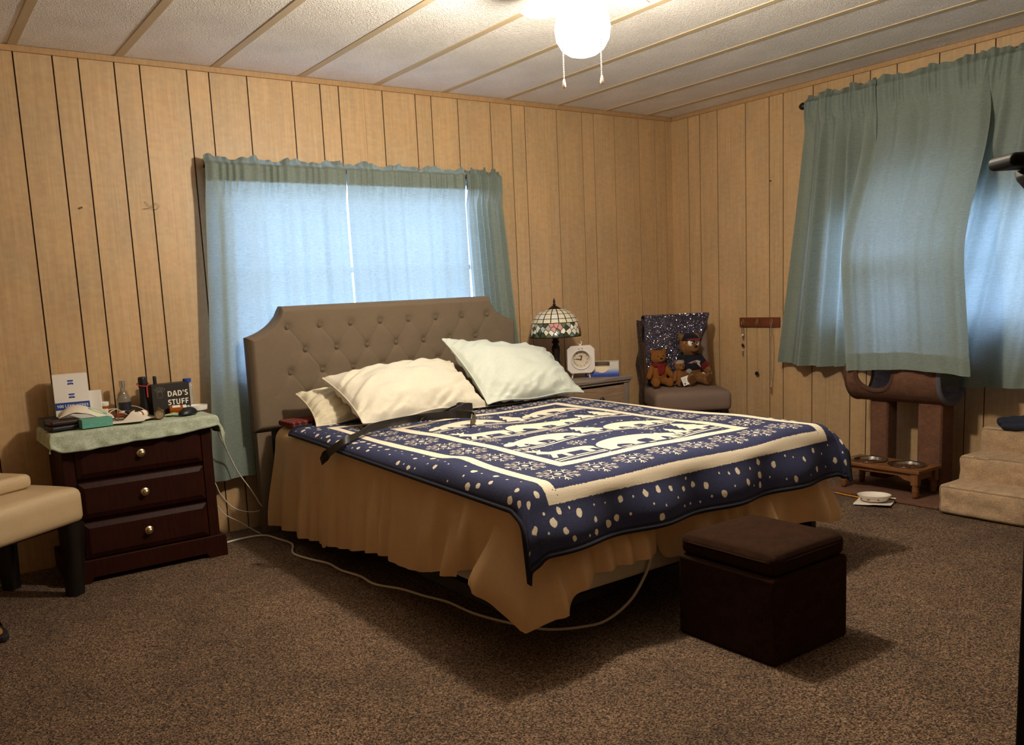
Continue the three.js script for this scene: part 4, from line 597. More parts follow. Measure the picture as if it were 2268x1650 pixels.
// ---------------------------------------------------------------- clock
{
  const g = thing('table_clock', 'white square table clock with a round Roman numeral dial', 'clock', [-1.145, 0.586, 0.30], -0.6), enamel = std(0xe2dcd6, { roughness: 0.4 }), wear = std(0x4a443c, { roughness: 0.7 });
  const w = 0.078, c = 0.02, oct = [[-w + c, -w], [w - c, -w], [w, -w + c], [w, w - c], [w - c, w], [-w + c, w], [-w, w - c], [-w, -w + c]];
  const hole = Array.from({ length: 40 }, (_, i) => [0.054 * Math.cos(i / 40 * 6.283), 0.054 * Math.sin(i / 40 * 6.283)]);
  const cy = 0.112; part(g, 'case', extrude(oct, 0.055, 0.004, [hole]).translate(0, cy, -0.03), enamel);
  part(g, 'case_edge', extrude(oct.map(([x, y]) => [x * 1.012, y * 1.012]), 0.02, 0.002, [hole]).translate(0, cy, -0.02), wear, [0, 0, 0], [0, 0, 0], 'worn dark edge');
  part(g, 'bezel', new THREE.TorusGeometry(0.0565, 0.005, 10, 48).translate(0, cy, 0.026), enamel);
  const dial = canvasTex(512, 512, (x, W) => {
    x.fillStyle = '#d9cdb8'; x.fillRect(0, 0, W, W); const q = rng(3); for (let i = 0; i < 300; i++) { x.fillStyle = 'rgba(120,95,60,0.05)'; x.beginPath(); x.arc(q() * W, q() * W, q() * 22, 0, 7); x.fill(); } x.translate(256, 256); x.fillStyle = '#2a241e'; x.textAlign = 'center'; x.textBaseline = 'middle'; x.font = 'bold 54px serif';
    ['XII', 'I', 'II', 'III', 'IIII', 'V', 'VI', 'VII', 'VIII', 'IX', 'X', 'XI'].forEach((t, i) => { x.save(); x.rotate(i * Math.PI / 6); x.fillText(t, 0, -186); x.restore(); });
    x.strokeStyle = '#4a4034'; x.lineWidth = 3; x.beginPath(); x.arc(0, 0, 236, 0, 7); x.stroke(); for (let i = 0; i < 60; i++) { x.save(); x.rotate(i * Math.PI / 30); x.fillRect(-1.5, -236, 3, i % 5 ? 10 : 18); x.restore(); } x.font = 'bold 30px serif'; x.fillStyle = '#5a5040'; x.beginPath(); x.ellipse(0, -92, 44, 15, 0, 0, 7); x.fill();
  });
  part(g, 'dial', new THREE.CircleGeometry(0.0545, 48).translate(0, cy, 0.004), std(0xffffff, { map: dial, roughness: 0.6 }));
  const blk = std(0x17130f, { roughness: 0.5 }), hand = (l, wd) => extrude([[-wd * 0.5, -0.008], [wd * 0.5, -0.008], [wd, l * 0.55], [wd * 0.35, l * 0.75], [0, l], [-wd * 0.35, l * 0.75], [-wd, l * 0.55]], 0.0012, 0);
  part(g, 'hour_hand', hand(0.029, 0.003), blk, [0, cy, 0.007], [0, 0, -0.4]); part(g, 'minute_hand', hand(0.04, 0.0022), blk, [0, cy, 0.009], [0, 0, 1.45]);
  part(g, 'glass', new THREE.CircleGeometry(0.056, 40).translate(0, cy, 0.0265), phys(0xffffff, { transmission: 1, thickness: 0, roughness: 0.03 }));
  for (const s of [-1, 1]) part(g, 'foot', cyl(0.006, 0.0045, 0.036, 12), enamel, [s * 0.05, 0.018, 0.0], [0.05, 0, s * 0.22]);
  part(g, 'handle', merge([cyl(0.007, 0.009, 0.014, 14, 0, cy + w + 0.006, -0.002), new THREE.TorusGeometry(0.0095, 0.0028, 8, 20).translate(0, cy + w + 0.02, -0.002)]), enamel);
  for (const [x, y] of [[-0.012, 0.062], [0.008, 0.064]]) part(g, 'chip', rbox(0.011, 0.003, 0.001, 0.0004, 1, x, cy + y, 0.026), wear);
}
// ---------------------------------------------------------------- tissue box
{
  const g = thing('tissue_box', 'white and blue tissue box with an open scooped front', 'tissue box', [-1.005, 0.5866, 0.335], -0.80), W = 0.2, H = 0.088, D = 0.105;
  const tex = canvasTex(512, 226, (c, w, h) => { const r = rng(6); c.fillStyle = '#cfcbc6'; c.fillRect(0, 0, w, h); const gr = c.createLinearGradient(0, 90, 0, h); gr.addColorStop(0, 'rgba(150,165,205,0)'); gr.addColorStop(0.45, 'rgba(90,115,190,.75)'); gr.addColorStop(0.75, '#24439f'); gr.addColorStop(1, '#1c3488'); c.fillStyle = gr; c.beginPath(); c.moveTo(0, 150); for (let x = 0; x <= w; x += 16) c.lineTo(x, 120 + 30 * vnoise(x / 60, 3, 64, 64, 5) - 24 * smooth(200, 420, x)); c.lineTo(w, h); c.lineTo(0, h); c.fill(); c.fillStyle = '#e8ecf6'; c.beginPath(); c.arc(48, 186, 20, 0, 7); c.fill(); c.fillStyle = '#2c4da8'; c.beginPath(); c.arc(48, 186, 9, 0, 7); c.fill(); c.fillStyle = '#e8ecf6'; c.fillRect(80, 174, 26, 7); c.fillRect(80, 188, 22, 7); });
  const N = 16, cut = []; for (let i = 0; i <= N; i++) { const a = i / N * Math.PI; cut.push([0.047 * Math.cos(a), H - 0.064 * Math.pow(Math.sin(a), 0.8)]); }
  const fs = new THREE.Shape([[-W / 2, 0], [W / 2, 0], [W / 2, H], ...cut, [-W / 2, H]].map((p) => new THREE.Vector2(...p))); const fg = new THREE.ShapeGeometry(fs); const uv = fg.attributes.uv, pp = fg.attributes.position; for (let i = 0; i < uv.count; i++) uv.setXY(i, pp.getX(i) / W + 0.5, pp.getY(i) / H);
  const card = std(0xffffff, { map: tex, roughness: 0.5, side: THREE.DoubleSide }), plain = std(0xcfcac2, { roughness: 0.6, side: THREE.DoubleSide });
  part(g, 'front_panel', fg.translate(0, 0, D / 2), card);
  const tcut = []; for (let i = 0; i <= N; i++) { const a = i / N * Math.PI; tcut.push([0.047 * Math.cos(a), D / 2 - 0.05 * Math.pow(Math.sin(a), 0.8)]); }
  part(g, 'top_panel', new THREE.ShapeGeometry(new THREE.Shape([[-W / 2, -D / 2], [W / 2, -D / 2], [W / 2, D / 2], ...tcut, [-W / 2, D / 2]].map((p) => new THREE.Vector2(...p)))).rotateX(Math.PI / 2).translate(0, H, 0), plain);
  const side = (x) => { const q = new THREE.PlaneGeometry(D, H).rotateY(x > 0 ? Math.PI / 2 : -Math.PI / 2).translate(x, H / 2, 0); return q; };
  part(g, 'end_panel', side(-W / 2), std(0x2b4687, { roughness: 0.5, side: THREE.DoubleSide })); part(g, 'end_panel', side(W / 2), plain); part(g, 'back_panel', new THREE.PlaneGeometry(W, H).rotateY(Math.PI).translate(0, H / 2, -D / 2), plain);
  part(g, 'tissues', rbox(W - 0.012, H - 0.03, D - 0.008, 0.004, 2, 0, (H - 0.03) / 2 + 0.001, 0), std(0xe8d6b8, { roughness: 0.9 }));
}
// ---------------------------------------------------------------- slipper chairs
const legBlack = std(0x15110f, { roughness: 0.4 });
function slipperChair(name, label, pos, turn, mat, w, d, h, thick, backH, group) {
  const legR = backH ? 0.03 : 0.046;
  const g = thing(name, label, 'chair', pos, turn, group);
  const seat = gridCushion(w, d, thick, 0.028); part(g, 'seat', seat.translate(0, h - thick, 0), mat);
  if (backH) { const b = gridCushion(w * 0.88, backH - h + thick * 0.6, 0.085, 0.035, 0.012); b.rotateX(Math.PI / 2 - 0.13).translate(0, (backH + h - thick * 0.6) / 2, -d / 2 - 0.005); part(g, 'backrest', b, mat); }
  for (const sx of [-1, 1]) for (const sz of [-1, 1]) part(g, 'leg', new THREE.CylinderGeometry(legR, legR * 0.75, h - thick + 0.004, 4).rotateY(Math.PI / 4), legBlack, [sx * (w / 2 - 0.045), (h - thick) / 2, sz * (d / 2 - 0.045)], [sz * 0.05, 0, -sx * 0.03]);
  part(g, 'seat_rail', rbox(w - 0.12, 0.02, d - 0.12, 0.004, 1, 0, h - thick - 0.006, 0), legBlack);
  return g;
}
function gridCushion(w, d, t, r, crown = 0.02) {      // a padded block, softly domed on top, base at y = 0
  const g = new RoundedBoxGeometry(w, t, d, 6, r), p = g.attributes.position;
  const seg = new THREE.BoxGeometry(w, t, d, 28, 6, 28), q = seg.attributes.position;
  for (let i = 0; i < q.count; i++) { let x = q.getX(i), y = q.getY(i), z = q.getZ(i); const ix = clamp(x, -w / 2 + r, w / 2 - r), iy = clamp(y, -t / 2 + r, t / 2 - r), iz = clamp(z, -d / 2 + r, d / 2 - r), dx = x - ix, dy = y - iy, dz = z - iz, l = Math.hypot(dx, dy, dz) || 1; if (Math.hypot(dx, dy, dz) > 1e-6) { x = ix + dx / l * r; y = iy + dy / l * r; z = iz + dz / l * r; } const U = x / (w / 2), W = z / (d / 2), c = (1 - U * U) * (1 - W * W); if (y > 0) y += crown * Math.sqrt(Math.max(0, c)); q.setXYZ(i, x, y + t / 2, z); }
  seg.computeVertexNormals(); return boxUV(toCreasedNormals(seg, 1.2));
}
const CH = { pos: [-0.478, 0, 0.508], turn: Math.atan2(-0.57, 0.82) };
slipperChair('slipper_chair', 'taupe upholstered chair in the corner with a sequin throw on its back', CH.pos, CH.turn, phys(0x7d685c, { map: softTex, bumpMap: weaveBump, bumpScale: 0.0005, roughness: 0.8, sheen: 0.3 }), 0.46, 0.46, 0.465, 0.115, 0.9);
const creamHide = phys(0xc9b08a, { map: softTex, roughness: 0.5, sheen: 0.2 });
{ const c = slipperChair('cream_chair', 'cream low-backed padded chair with dark legs beside the dark nightstand', [-4.275, 0, 0.462], 0.62, creamHide, 0.5, 0.44, 0.43, 0.135, 0);
  single('seat_pad', 'folded cream pad lying on the cream chair at the left edge', 'pad', gridCushion(0.4, 0.2, 0.055, 0.02, 0.004), creamHide, [-4.33, 0.449, 0.475], 0.62); }
// ---------------------------------------------------------------- sequin throw on the corner chair
{
  const g = thing('sequin_throw', 'dark shimmering sequin throw draped over the corner chair back', 'throw', CH.pos, CH.turn);
  const cloth = phys(0x2a2434, { roughness: 0.5, sheen: 0.5, side: THREE.DoubleSide });
  const w = 0.405, tilt = 0.13, zb = -0.122, yT = 0.912; // front plane of the backrest: z = zb - (y - .65) * tilt
  const at = (u, v) => { // u across from left (-) to the diagonal edge, v from behind over the top and down the front
    const diag = lerp(0.60, 1.0, smooth(0.55, 0.12, v)), X = -w / 2 - 0.012 + u * (w + 0.02) * lerp(1, diag, smooth(0.15, 1, v)); let y, z; const s = v * 0.75;
    if (s < 0.16) { y = yT - (0.16 - s); z = zb - (y - 0.65) * tilt - 0.1; } else if (s < 0.26) { const a = (s - 0.16) / 0.1; y = yT + 0.012 * Math.sin(a * Math.PI); z = lerp(zb - (yT - 0.65) * tilt - 0.1, zb - (yT - 0.65) * tilt + 0.004, a); } else { y = yT - (s - 0.26); z = zb - (y - 0.65) * tilt + 0.006; }
    z += 0.006 * vnoise(X * 18, y * 14, 64, 64, 91); y -= v > 0.9 ? 0.02 * Math.sin(u * 6) : 0;
    return [X, y, z, u, v];
  };
  const sideAt = (u, v) => { const y = yT - 0.02 - v * (0.62 + 0.1 * u), z = lerp(-0.13, -0.33, u) + 0.02 * Math.sin(v * 7) * u, x = -w / 2 - 0.018 - 0.012 * v * (1 - u) - 0.008 * Math.abs(Math.sin(v * 9 + u * 4)) - 0.016 * Math.exp(-Math.pow((v - 0.4) / 0.1, 2)) * u; return [x, y, z - (y - 0.65) * tilt * 0.6, u, v]; };
  part(g, 'throw_cloth', merge([gridGeo(70, 90, at, true), gridGeo(26, 70, sideAt)]), cloth);
  // sequins: thousands of tiny discs, tilted every way
  const disc = new THREE.CircleGeometry(0.0024, 6), mats = [], r = rng(55), m4 = new THREE.Matrix4(), q = new THREE.Quaternion(), e = new THREE.Euler(), col = [];
  const N = 9500; for (let i = 0; i < N; i++) { const onSide = i % 5 === 0, u = r(), v = onSide ? r() : lerp(0.22, 1, r()), p = onSide ? sideAt(u, v) : at(u, v); e.set((r() - 0.5) * 0.9 - 0.1, (onSide ? -1.57 : 0) + (r() - 0.5) * 0.9, r() * 3); q.setFromEuler(e); m4.compose(V(p[0] - (onSide ? 0.003 : 0), p[1], p[2] + (onSide ? 0 : 0.003)), q, V(1, 1, 1)); mats.push(m4.clone()); const k = r(); col.push(k < 0.5 ? [0.16, 0.15, 0.19] : k < 0.85 ? [0.17, 0.12, 0.26] : [0.5, 0.5, 0.54]); }
  const im = new THREE.InstancedMesh(disc, new THREE.MeshPhysicalMaterial({ color: 0xffffff, metalness: 0.9, roughness: 0.18, side: THREE.DoubleSide }), N); mats.forEach((m, i) => { im.setMatrixAt(i, m); im.setColorAt(i, new THREE.Color().setRGB(...col[i])); }); im.name = 'sequins'; im.userData.kind = 'stuff'; g.add(im);
}
// ---------------------------------------------------------------- plush bears on the corner chair
function plushBear(label, local, turn, s, fur, { muzzle, shirt, cap, tagCard, bow, nose = 0.014, lean = 0, eyes = true, footCol }) {
  const o = V(...local).applyAxisAngle(V(0, 1, 0), CH.turn).add(V(...CH.pos)); const g = thing('plush_bear', label, 'plush toy', [o.x, o.y, o.z], CH.turn + turn, 'plush bears on the corner chair'); g.scale.setScalar(s); g.rotation.z = lean;
  const body = sdfMesh((x, y, z) => {
    let d = sdEll(x, y, z, [0, 0.3, 0], [0.2, 0.26, 0.17]); d = smin(d, sdEll(x, y, z, [0, 0.7, 0.02], [0.19, 0.18, 0.165]), 0.05);
    for (const k of [-1, 1]) { d = smin(d, sdCap(x, y, z, [k * 0.13, 0.12, 0.06], [k * 0.17, 0.09, 0.3], 0.095, 0.085), 0.05); d = smin(d, sdEll(x, y, z, [k * 0.175, 0.12, 0.34], [0.085, 0.11, 0.055]), 0.04); d = smin(d, sdCap(x, y, z, [k * 0.17, 0.46, 0.02], [k * 0.29, 0.24, 0.13], 0.075, 0.065), 0.04); d = smin(d, sdEll(x, y, z, [k * 0.15, 0.855, -0.01], [0.065, 0.065, 0.035]), 0.025); }
    return d;
  }, [-0.38, -0.02, -0.2], [0.38, 0.94, 0.42], 52);
  part(g, 'body', body, fur);
  part(g, 'muzzle', new THREE.SphereGeometry(1, 20, 14).scale(0.085, 0.07, 0.07).translate(0, 0.655, 0.165), muzzle); part(g, 'nose', new THREE.SphereGeometry(1, 14, 10).scale(0.034, 0.026, 0.022).translate(0, 0.69, 0.228), std(0x14100e, { roughness: 0.4 }));
  for (const k of [-1, 1]) { if (eyes) part(g, 'eye', sph(0.017, 12, 8, k * 0.066, 0.745, 0.168), std(0x120e0c, { roughness: 0.15 })); part(g, 'ear_lining', new THREE.SphereGeometry(1, 12, 8).scale(0.04, 0.04, 0.015).translate(k * 0.15, 0.855, 0.022), muzzle); if (footCol) part(g, 'foot_pad', new THREE.SphereGeometry(1, 14, 10).scale(0.065, 0.085, 0.02).translate(k * 0.175, 0.12, 0.388), footCol); }
  if (shirt) { const c = sdfMesh((x, y, z) => { let d = sdEll(x, y, z, [0, 0.36, 0], [0.212, 0.23, 0.185]); for (const k of [-1, 1]) d = smin(d, sdCap(x, y, z, [k * 0.17, 0.46, 0.02], [k * 0.225, 0.36, 0.07], 0.088, 0.084), 0.03); return Math.max(d, 0.25 - y, y - 0.545); }, [-0.33, 0.22, -0.2], [0.33, 0.57, 0.22], 40); part(g, 'shirt', c, shirt); }
  if (cap) { part(g, 'cap', lathe([[0.0, 0.13], [0.09, 0.115], [0.15, 0.07], [0.17, 0.01], [0.172, -0.01], [0.16, -0.01], [0, 0.0]], 24), cap, [0, 0.79, 0.0], [-0.12, 0, 0]); }
  return g;
}
const fur = (c) => phys(c, { map: plushTex, bumpMap: plushBump, bumpScale: 0.004, roughness: 1, sheen: 0.5 });
{
  const SY = 0.486;
  const b1 = plushBear('honey-coloured plush bear with a red scarf at the left of the chair seat', [-0.15, SY, -0.05], 0.12, 0.255, fur(0xb9742c), { muzzle: fur(0xc98a45) });
  part(b1, 'scarf', merge([new THREE.TorusGeometry(0.135, 0.042, 10, 28).rotateX(Math.PI / 2).scale(1.15, 1.2, 1.0).translate(0, 0.52, 0.01), rbox(0.09, 0.24, 0.035, 0.016, 3).rotateX(-0.12).rotateZ(0.1).translate(-0.03, 0.41, 0.19), rbox(0.085, 0.2, 0.035, 0.016, 3).rotateX(-0.12).rotateZ(-0.2).translate(0.05, 0.42, 0.185)]), fur(0xa5231f), [0, 0, 0], [0, 0, 0], 'red scarf');
  const b2 = plushBear('smallest plush bear with a white cap and a white paper tag', [-0.03, SY, -0.0], 0.35, 0.175, fur(0xbb7a3a), { muzzle: fur(0xd09a5c), cap: fur(0xe8e2d6), footCol: std(0x17130f) });
  const tg = canvasTex(256, 160, (c, w, h) => { c.fillStyle = '#efe9df'; c.fillRect(0, 0, w, h); c.fillStyle = '#22252e'; c.fillRect(150, 40, 70, 80); c.fillStyle = '#8a8378'; for (let i = 0; i < 4; i++) c.fillRect(24, 34 + i * 26, 70 - i * 8, 7); c.fillStyle = '#22252e'; c.beginPath(); c.arc(40, 130, 14, 0, 7); c.fill(); });
  part(b2, 'paper_tag', new THREE.BoxGeometry(0.46, 0.31, 0.008), [whiteCard, whiteCard, whiteCard, whiteCard, std(0xffffff, { map: tg }), whiteCard], [0.04, 0.24, 0.47], [-0.25, -0.2, 0.22], 'white paper tag'); part(b2, 'tuft', sph(0.1, 14, 10, 0.26, 0.5, 0.2), fur(0xe6e0d2));
  const b3 = plushBear('largest plush bear in a navy cap and navy jersey with red sleeves', [0.05, SY - 0.002, -0.07], 0.28, 0.35, fur(0xa4703c), { muzzle: fur(0xc08a50), shirt: fur(0x1a1d2c), cap: fur(0x191b28), eyes: false, footCol: fur(0x8a5a2e) });
  for (const k of [-1, 1]) { part(b3, 'eye', new THREE.SphereGeometry(1, 16, 12).scale(0.055, 0.07, 0.03).translate(k * 0.058, 0.755, 0.155), std(0xeeeae2, { roughness: 0.3 })); part(b3, 'pupil', sph(0.014, 10, 8, k * 0.045, 0.745, 0.184), std(0x101010)); part(b3, 'sleeve', new THREE.CylinderGeometry(0.09, 0.088, 0.09, 20).rotateZ(k * 0.55).rotateX(-0.35).translate(k * 0.24, 0.335, 0.085), fur(0xa8242c), [0, 0, 0], [0, 0, 0], 'red sleeve'); }
  const em = (pts, z, c) => part(b3, 'emblem', extrude(pts, 0.012, 0.003).rotateX(-0.05).translate(0, 0, z), std(c, { roughness: 0.6 }));
  em([[-0.13, 0.4], [-0.02, 0.43], [0.06, 0.44], [0.12, 0.42], [0.1, 0.39], [0.12, 0.31], [0.06, 0.37], [-0.02, 0.385]], 0.186, 0xb9b4b8); em([[-0.12, 0.405], [0.0, 0.415], [0.06, 0.405], [0.02, 0.395]], 0.192, 0xb0404c);
  part(b3, 'cap_brim', new THREE.SphereGeometry(1, 18, 8, 0, 6.283, 0, 1.57).scale(0.13, 0.02, 0.12).rotateX(0.15).translate(0, 0.815, 0.14), fur(0xa8404c), [0, 0, 0], [0, 0, 0], 'red cap brim'); part(b3, 'care_label', rbox(0.2, 0.075, 0.004, 0.001, 1, 0.3, 0.17, 0.08), whiteCard);
}
// ---------------------------------------------------------------- ottoman
{
  const suede = phys(0x332014, { map: plushTex, bumpMap: plushBump, bumpScale: 0.0003, roughness: 1, specularIntensity: 0.2, sheen: 0.15, sheenRoughness: 0.6, sheenColor: new THREE.Color(0x3a2418) });
  const g = thing('ottoman', 'dark brown suede cube ottoman with a padded lid at the bed foot', 'ottoman', [-2.353, 0, 2.492]);
  part(g, 'box', rbox(0.362, 0.262, 0.362, 0.012, 4, 0, 0.131, 0), suede);
  const lid = gridCushion(0.352, 0.352, 0.062, 0.02, 0.012); part(g, 'lid', lid.translate(0, 0.264, 0), suede);
  part(g, 'piping', tube([[-0.165, 0.305, -0.17], [0, 0.306, -0.1755], [0.165, 0.305, -0.17], [0.1715, 0.305, -0.163], [0.177, 0.306, 0], [0.1715, 0.305, 0.163], [0.165, 0.305, 0.17], [0, 0.306, 0.1765], [-0.165, 0.305, 0.17], [-0.1715, 0.305, 0.163], [-0.177, 0.306, 0], [-0.1715, 0.305, -0.163]], 0.003, 200, 6, true), suede);
}
// ---------------------------------------------------------------- cat tree
const pileBrown = phys(0x76513c, { map: plushTex, bumpMap: plushBump, bumpScale: 0.0025, roughness: 1, sheen: 0.3 }), pileGrey = phys(0x8d8a98, { map: plushTex, bumpMap: plushBump, bumpScale: 0.003, roughness: 1, side: THREE.DoubleSide });
{
  const g = thing('cat_tree', 'brown carpeted cat tree with a tunnel on square posts under the window', 'cat tree', [0, 0, 0]);
  part(g, 'base', rbox(0.49, 0.014, 0.6, 0.006, 3, -0.325, 0.007, 1.835), pileBrown);
  for (const [z, w] of [[1.655, 0.1], [1.93, 0.125]]) part(g, 'post', rbox(w, 0.43, w, 0.014, 3, -0.215, 0.25, z), pileBrown);
  part(g, 'post', rbox(0.075, 0.42, 0.075, 0.012, 2, -0.125, 0.245, 1.875), pileBrown);
  // tunnel along the wall: a thick shell with a round side opening
  const R = 0.142, cx = -0.225, cy = 0.59, z0 = 1.525, z1 = 2.01, hz = 1.68, hr = 0.105, ang = 0.12;
  const NA = 96, NZ = 84, outer = [], inner = [], cut = (a, z) => { const s = a - (Math.PI + ang); let d = Math.atan2(Math.sin(s), Math.cos(s)); return Math.hypot(d * R, z - hz) - hr; };
  const mk = (r, flip) => { const P = [], I = []; for (let j = 0; j <= NZ; j++) for (let i = 0; i <= NA; i++) { const a = i / NA * 6.283, z = lerp(z0, z1, j / NZ); P.push(cx + r * Math.cos(a), cy - r * Math.sin(a), z); } for (let j = 0; j < NZ; j++) for (let i = 0; i < NA; i++) { const a = (i + 0.5) / NA * 6.283, z = lerp(z0, z1, (j + 0.5) / NZ); if (cut(a, z) < 0) continue; const q = j * (NA + 1) + i; flip ? I.push(q, q + NA + 1, q + 1, q + 1, q + NA + 1, q + NA + 2) : I.push(q, q + 1, q + NA + 1, q + 1, q + NA + 2, q + NA + 1); } const b = new THREE.BufferGeometry(); b.setAttribute('position', new THREE.Float32BufferAttribute(P, 3)); b.setIndex(I); b.computeVertexNormals(); return boxUV(b, 1); };
  pileBrown.side = THREE.DoubleSide; part(g, 'tunnel', mk(R, true), pileBrown); part(g, 'tunnel_lining', mk(R - 0.02, false), pileGrey);
  for (const z of [z0, z1]) part(g, 'tunnel_rim', new THREE.TorusGeometry(R - 0.01, 0.0125, 10, 60).translate(cx, cy, z), z > 1.8 ? pileGrey : pileBrown);
  const ring = []; for (let i = 0; i < 48; i++) { const t = i / 48 * 6.283, a = Math.PI + ang + hr * Math.cos(t) / R, z = hz + hr * Math.sin(t); ring.push([cx + (R - 0.01) * Math.cos(a), cy - (R - 0.01) * Math.sin(a), z]); }
  part(g, 'opening_rim', tube(ring, 0.0135, 160, 8, true), pileBrown);
  part(g, 'post', rbox(0.075, 0.46, 0.075, 0.012, 2, -0.205, 0.955, 1.60), pileBrown);
  const U = []; for (let i = 0; i <= 14; i++) { const t = i / 14; U.push(t < 0.35 ? [1.455 + 0.06 * t, 1.33 - t * 0.33] : [1.49 + (t - 0.35) * 0.6, 1.2 - 0.015 * Math.sin((t - 0.35) * 4.8)]); }
  const ut = U.map(([z, y]) => [z, y + 0.03]).reverse(); part(g, 'perch', extrude([...U, ...ut], 0.2, 0.004).rotateY(-Math.PI / 2).translate(-0.045, 0, 0), pileBrown);
}
// ---------------------------------------------------------------- raised pet feeder
{
  const oak = std(0x8a5a32, { map: grainTex, roughness: 0.45 }), steel = std(0xb9b4ae, { metalness: 1, roughness: 0.22 }), g = thing('pet_feeder', 'wooden raised feeder holding two steel bowls on turned legs', 'pet feeder', [-0.395, 0.0145, 1.785]); g.scale.y = 1.17;
  const circ = (cz, r) => Array.from({ length: 36 }, (_, i) => [cz + r * Math.cos(i / 36 * 6.283), r * Math.sin(i / 36 * 6.283)]);
  part(g, 'table_top', boxUV(extrude([[-0.215, -0.105], [0.215, -0.105], [0.215, 0.105], [-0.215, 0.105]], 0.016, 0.003, [circ(-0.1, 0.077), circ(0.1, 0.077)]).rotateX(Math.PI / 2).rotateY(Math.PI / 2).translate(0, 0.122, 0), 1, [0, 0], true), oak);
  for (const sx of [-1, 1]) for (const sz of [-1, 1]) part(g, 'leg', merge([rbox(0.036, 0.052, 0.036, 0.003, 2, sx * 0.083, 0.081, sz * 0.19), lathe([[0, 0], [0.0125, 0], [0.015, 0.012], [0.0165, 0.03], [0.0175, 0.034], [0.0145, 0.038], [0.0175, 0.042], [0.0145, 0.047], [0.0165, 0.052], [0.0165, 0.06]], 20).translate(sx * 0.083, 0, sz * 0.19)]), oak);
  for (const sx of [-1, 1]) part(g, 'apron', extrude([[-0.172, 0.106], [0.172, 0.106], [0.172, 0.07], [0.14, 0.075], [0.1, 0.09], [-0.1, 0.09], [-0.14, 0.075], [-0.172, 0.07]], 0.012, 0.002).rotateY(Math.PI / 2).translate(sx * 0.085 - 0.006, 0, 0), oak);
  for (const sz of [-1, 1]) part(g, 'apron', rbox(0.13, 0.03, 0.012, 0.002, 1, 0, 0.09, sz * 0.192), oak);
  const kib = std(0x5a3218, { map: plushTex, roughness: 0.9 }), r = rng(9), kg = new THREE.DodecahedronGeometry(0.0055, 0);
  [-0.1, 0.1].forEach((z, n) => {
    const b = thing('pet_bowl', n ? 'steel bowl of kibble in the feeder, nearer the beige steps' : 'steel bowl of kibble in the feeder, nearer the bed', 'bowl', [-0.395, 0.0145, 1.785 + z], 0, 'steel pet bowls'); b.scale.y = 1.17;
    part(b, 'bowl', lathe([[0.0, 0.078], [0.05, 0.078], [0.066, 0.092], [0.074, 0.122], [0.078, 0.125], [0.088, 0.1265], [0.0895, 0.124], [0.0795, 0.122], [0.076, 0.119], [0.068, 0.09], [0.052, 0.0755], [0, 0.0755]], 40), steel);
    const l = []; for (let i = 0; i < 240; i++) { const a = r() * 6.283, q = 0.068 * Math.sqrt(r()); l.push(kg.clone().rotateX(r() * 3).rotateY(r() * 3).scale(1, 0.7, 1).translate(q * Math.cos(a), 0.105 + 0.008 * r() + 0.006 * (1 - q / 0.068), q * Math.sin(a))); } const k = part(b, 'kibble', merge(l), kib); k.userData.kind = 'stuff'; part(b, 'kibble_bed', lathe([[0, 0.109], [0.06, 0.106], [0.07, 0.1035]], 30), kib);
  });
}
// ---------------------------------------------------------------- dish, napkin, pencil
{
  single('napkin', 'white paper napkin under the dish on the carpet', 'napkin', gridGeo(14, 14, (u, v) => [(u - 0.5) * 0.165, 0.006 + 0.004 * vnoise(u * 5, v * 5, 32, 32, 7) + 0.008 * Math.pow(Math.abs(2 * u - 1), 4) * v, (v - 0.5) * 0.165, u, v], true), std(0xe4ddd2, { roughness: 0.9, side: THREE.DoubleSide }), [-0.645, 0, 1.862], 0.35);
  const g = thing('pet_dish', 'small oval white dish with red marks on a paper napkin', 'dish', [-0.645, 0.016, 1.86], 0.6);
  part(g, 'dish_body', lathe([[0, 0.004], [0.046, 0.004], [0.062, 0.024], [0.068, 0.03], [0.071, 0.029], [0.064, 0.018], [0.05, 0.001], [0, 0]], 40).scale(0.85, 1, 1.1), std(0xe9e2d6, { roughness: 0.35 }));
  for (const [a, s] of [[3.6, 1], [4.3, 1.3], [2.9, 0.8], [5.0, 0.7]]) part(g, 'red_mark', new THREE.SphereGeometry(1, 10, 8).scale(0.008 * s, 0.005, 0.003).rotateY(-a + 1.57).translate(0.0585 * 0.85 * Math.cos(a), 0.013, 0.0585 * 1.1 * Math.sin(a)), std(0xb3341f, { roughness: 0.5 }));
  const p = thing('pencil', 'yellow pencil lying on the carpet beside the cat tree base', 'pencil', [-0.605, 0.0065, 1.70], 0.22); p.rotation.set(0, -0.1, 0);
  part(p, 'shaft', new THREE.CylinderGeometry(0.0037, 0.0037, 0.15, 6).rotateX(Math.PI / 2), std(0xd08a1c, { roughness: 0.4 })); part(p, 'tip', new THREE.ConeGeometry(0.0037, 0.016, 6).rotateX(Math.PI / 2).translate(0, 0, 0.083), std(0xd8b68a)); part(p, 'eraser', cyl(0.0037, 0.0037, 0.012, 10).rotateX(Math.PI / 2).translate(0, 0, -0.081), std(0xb86a6a));
}
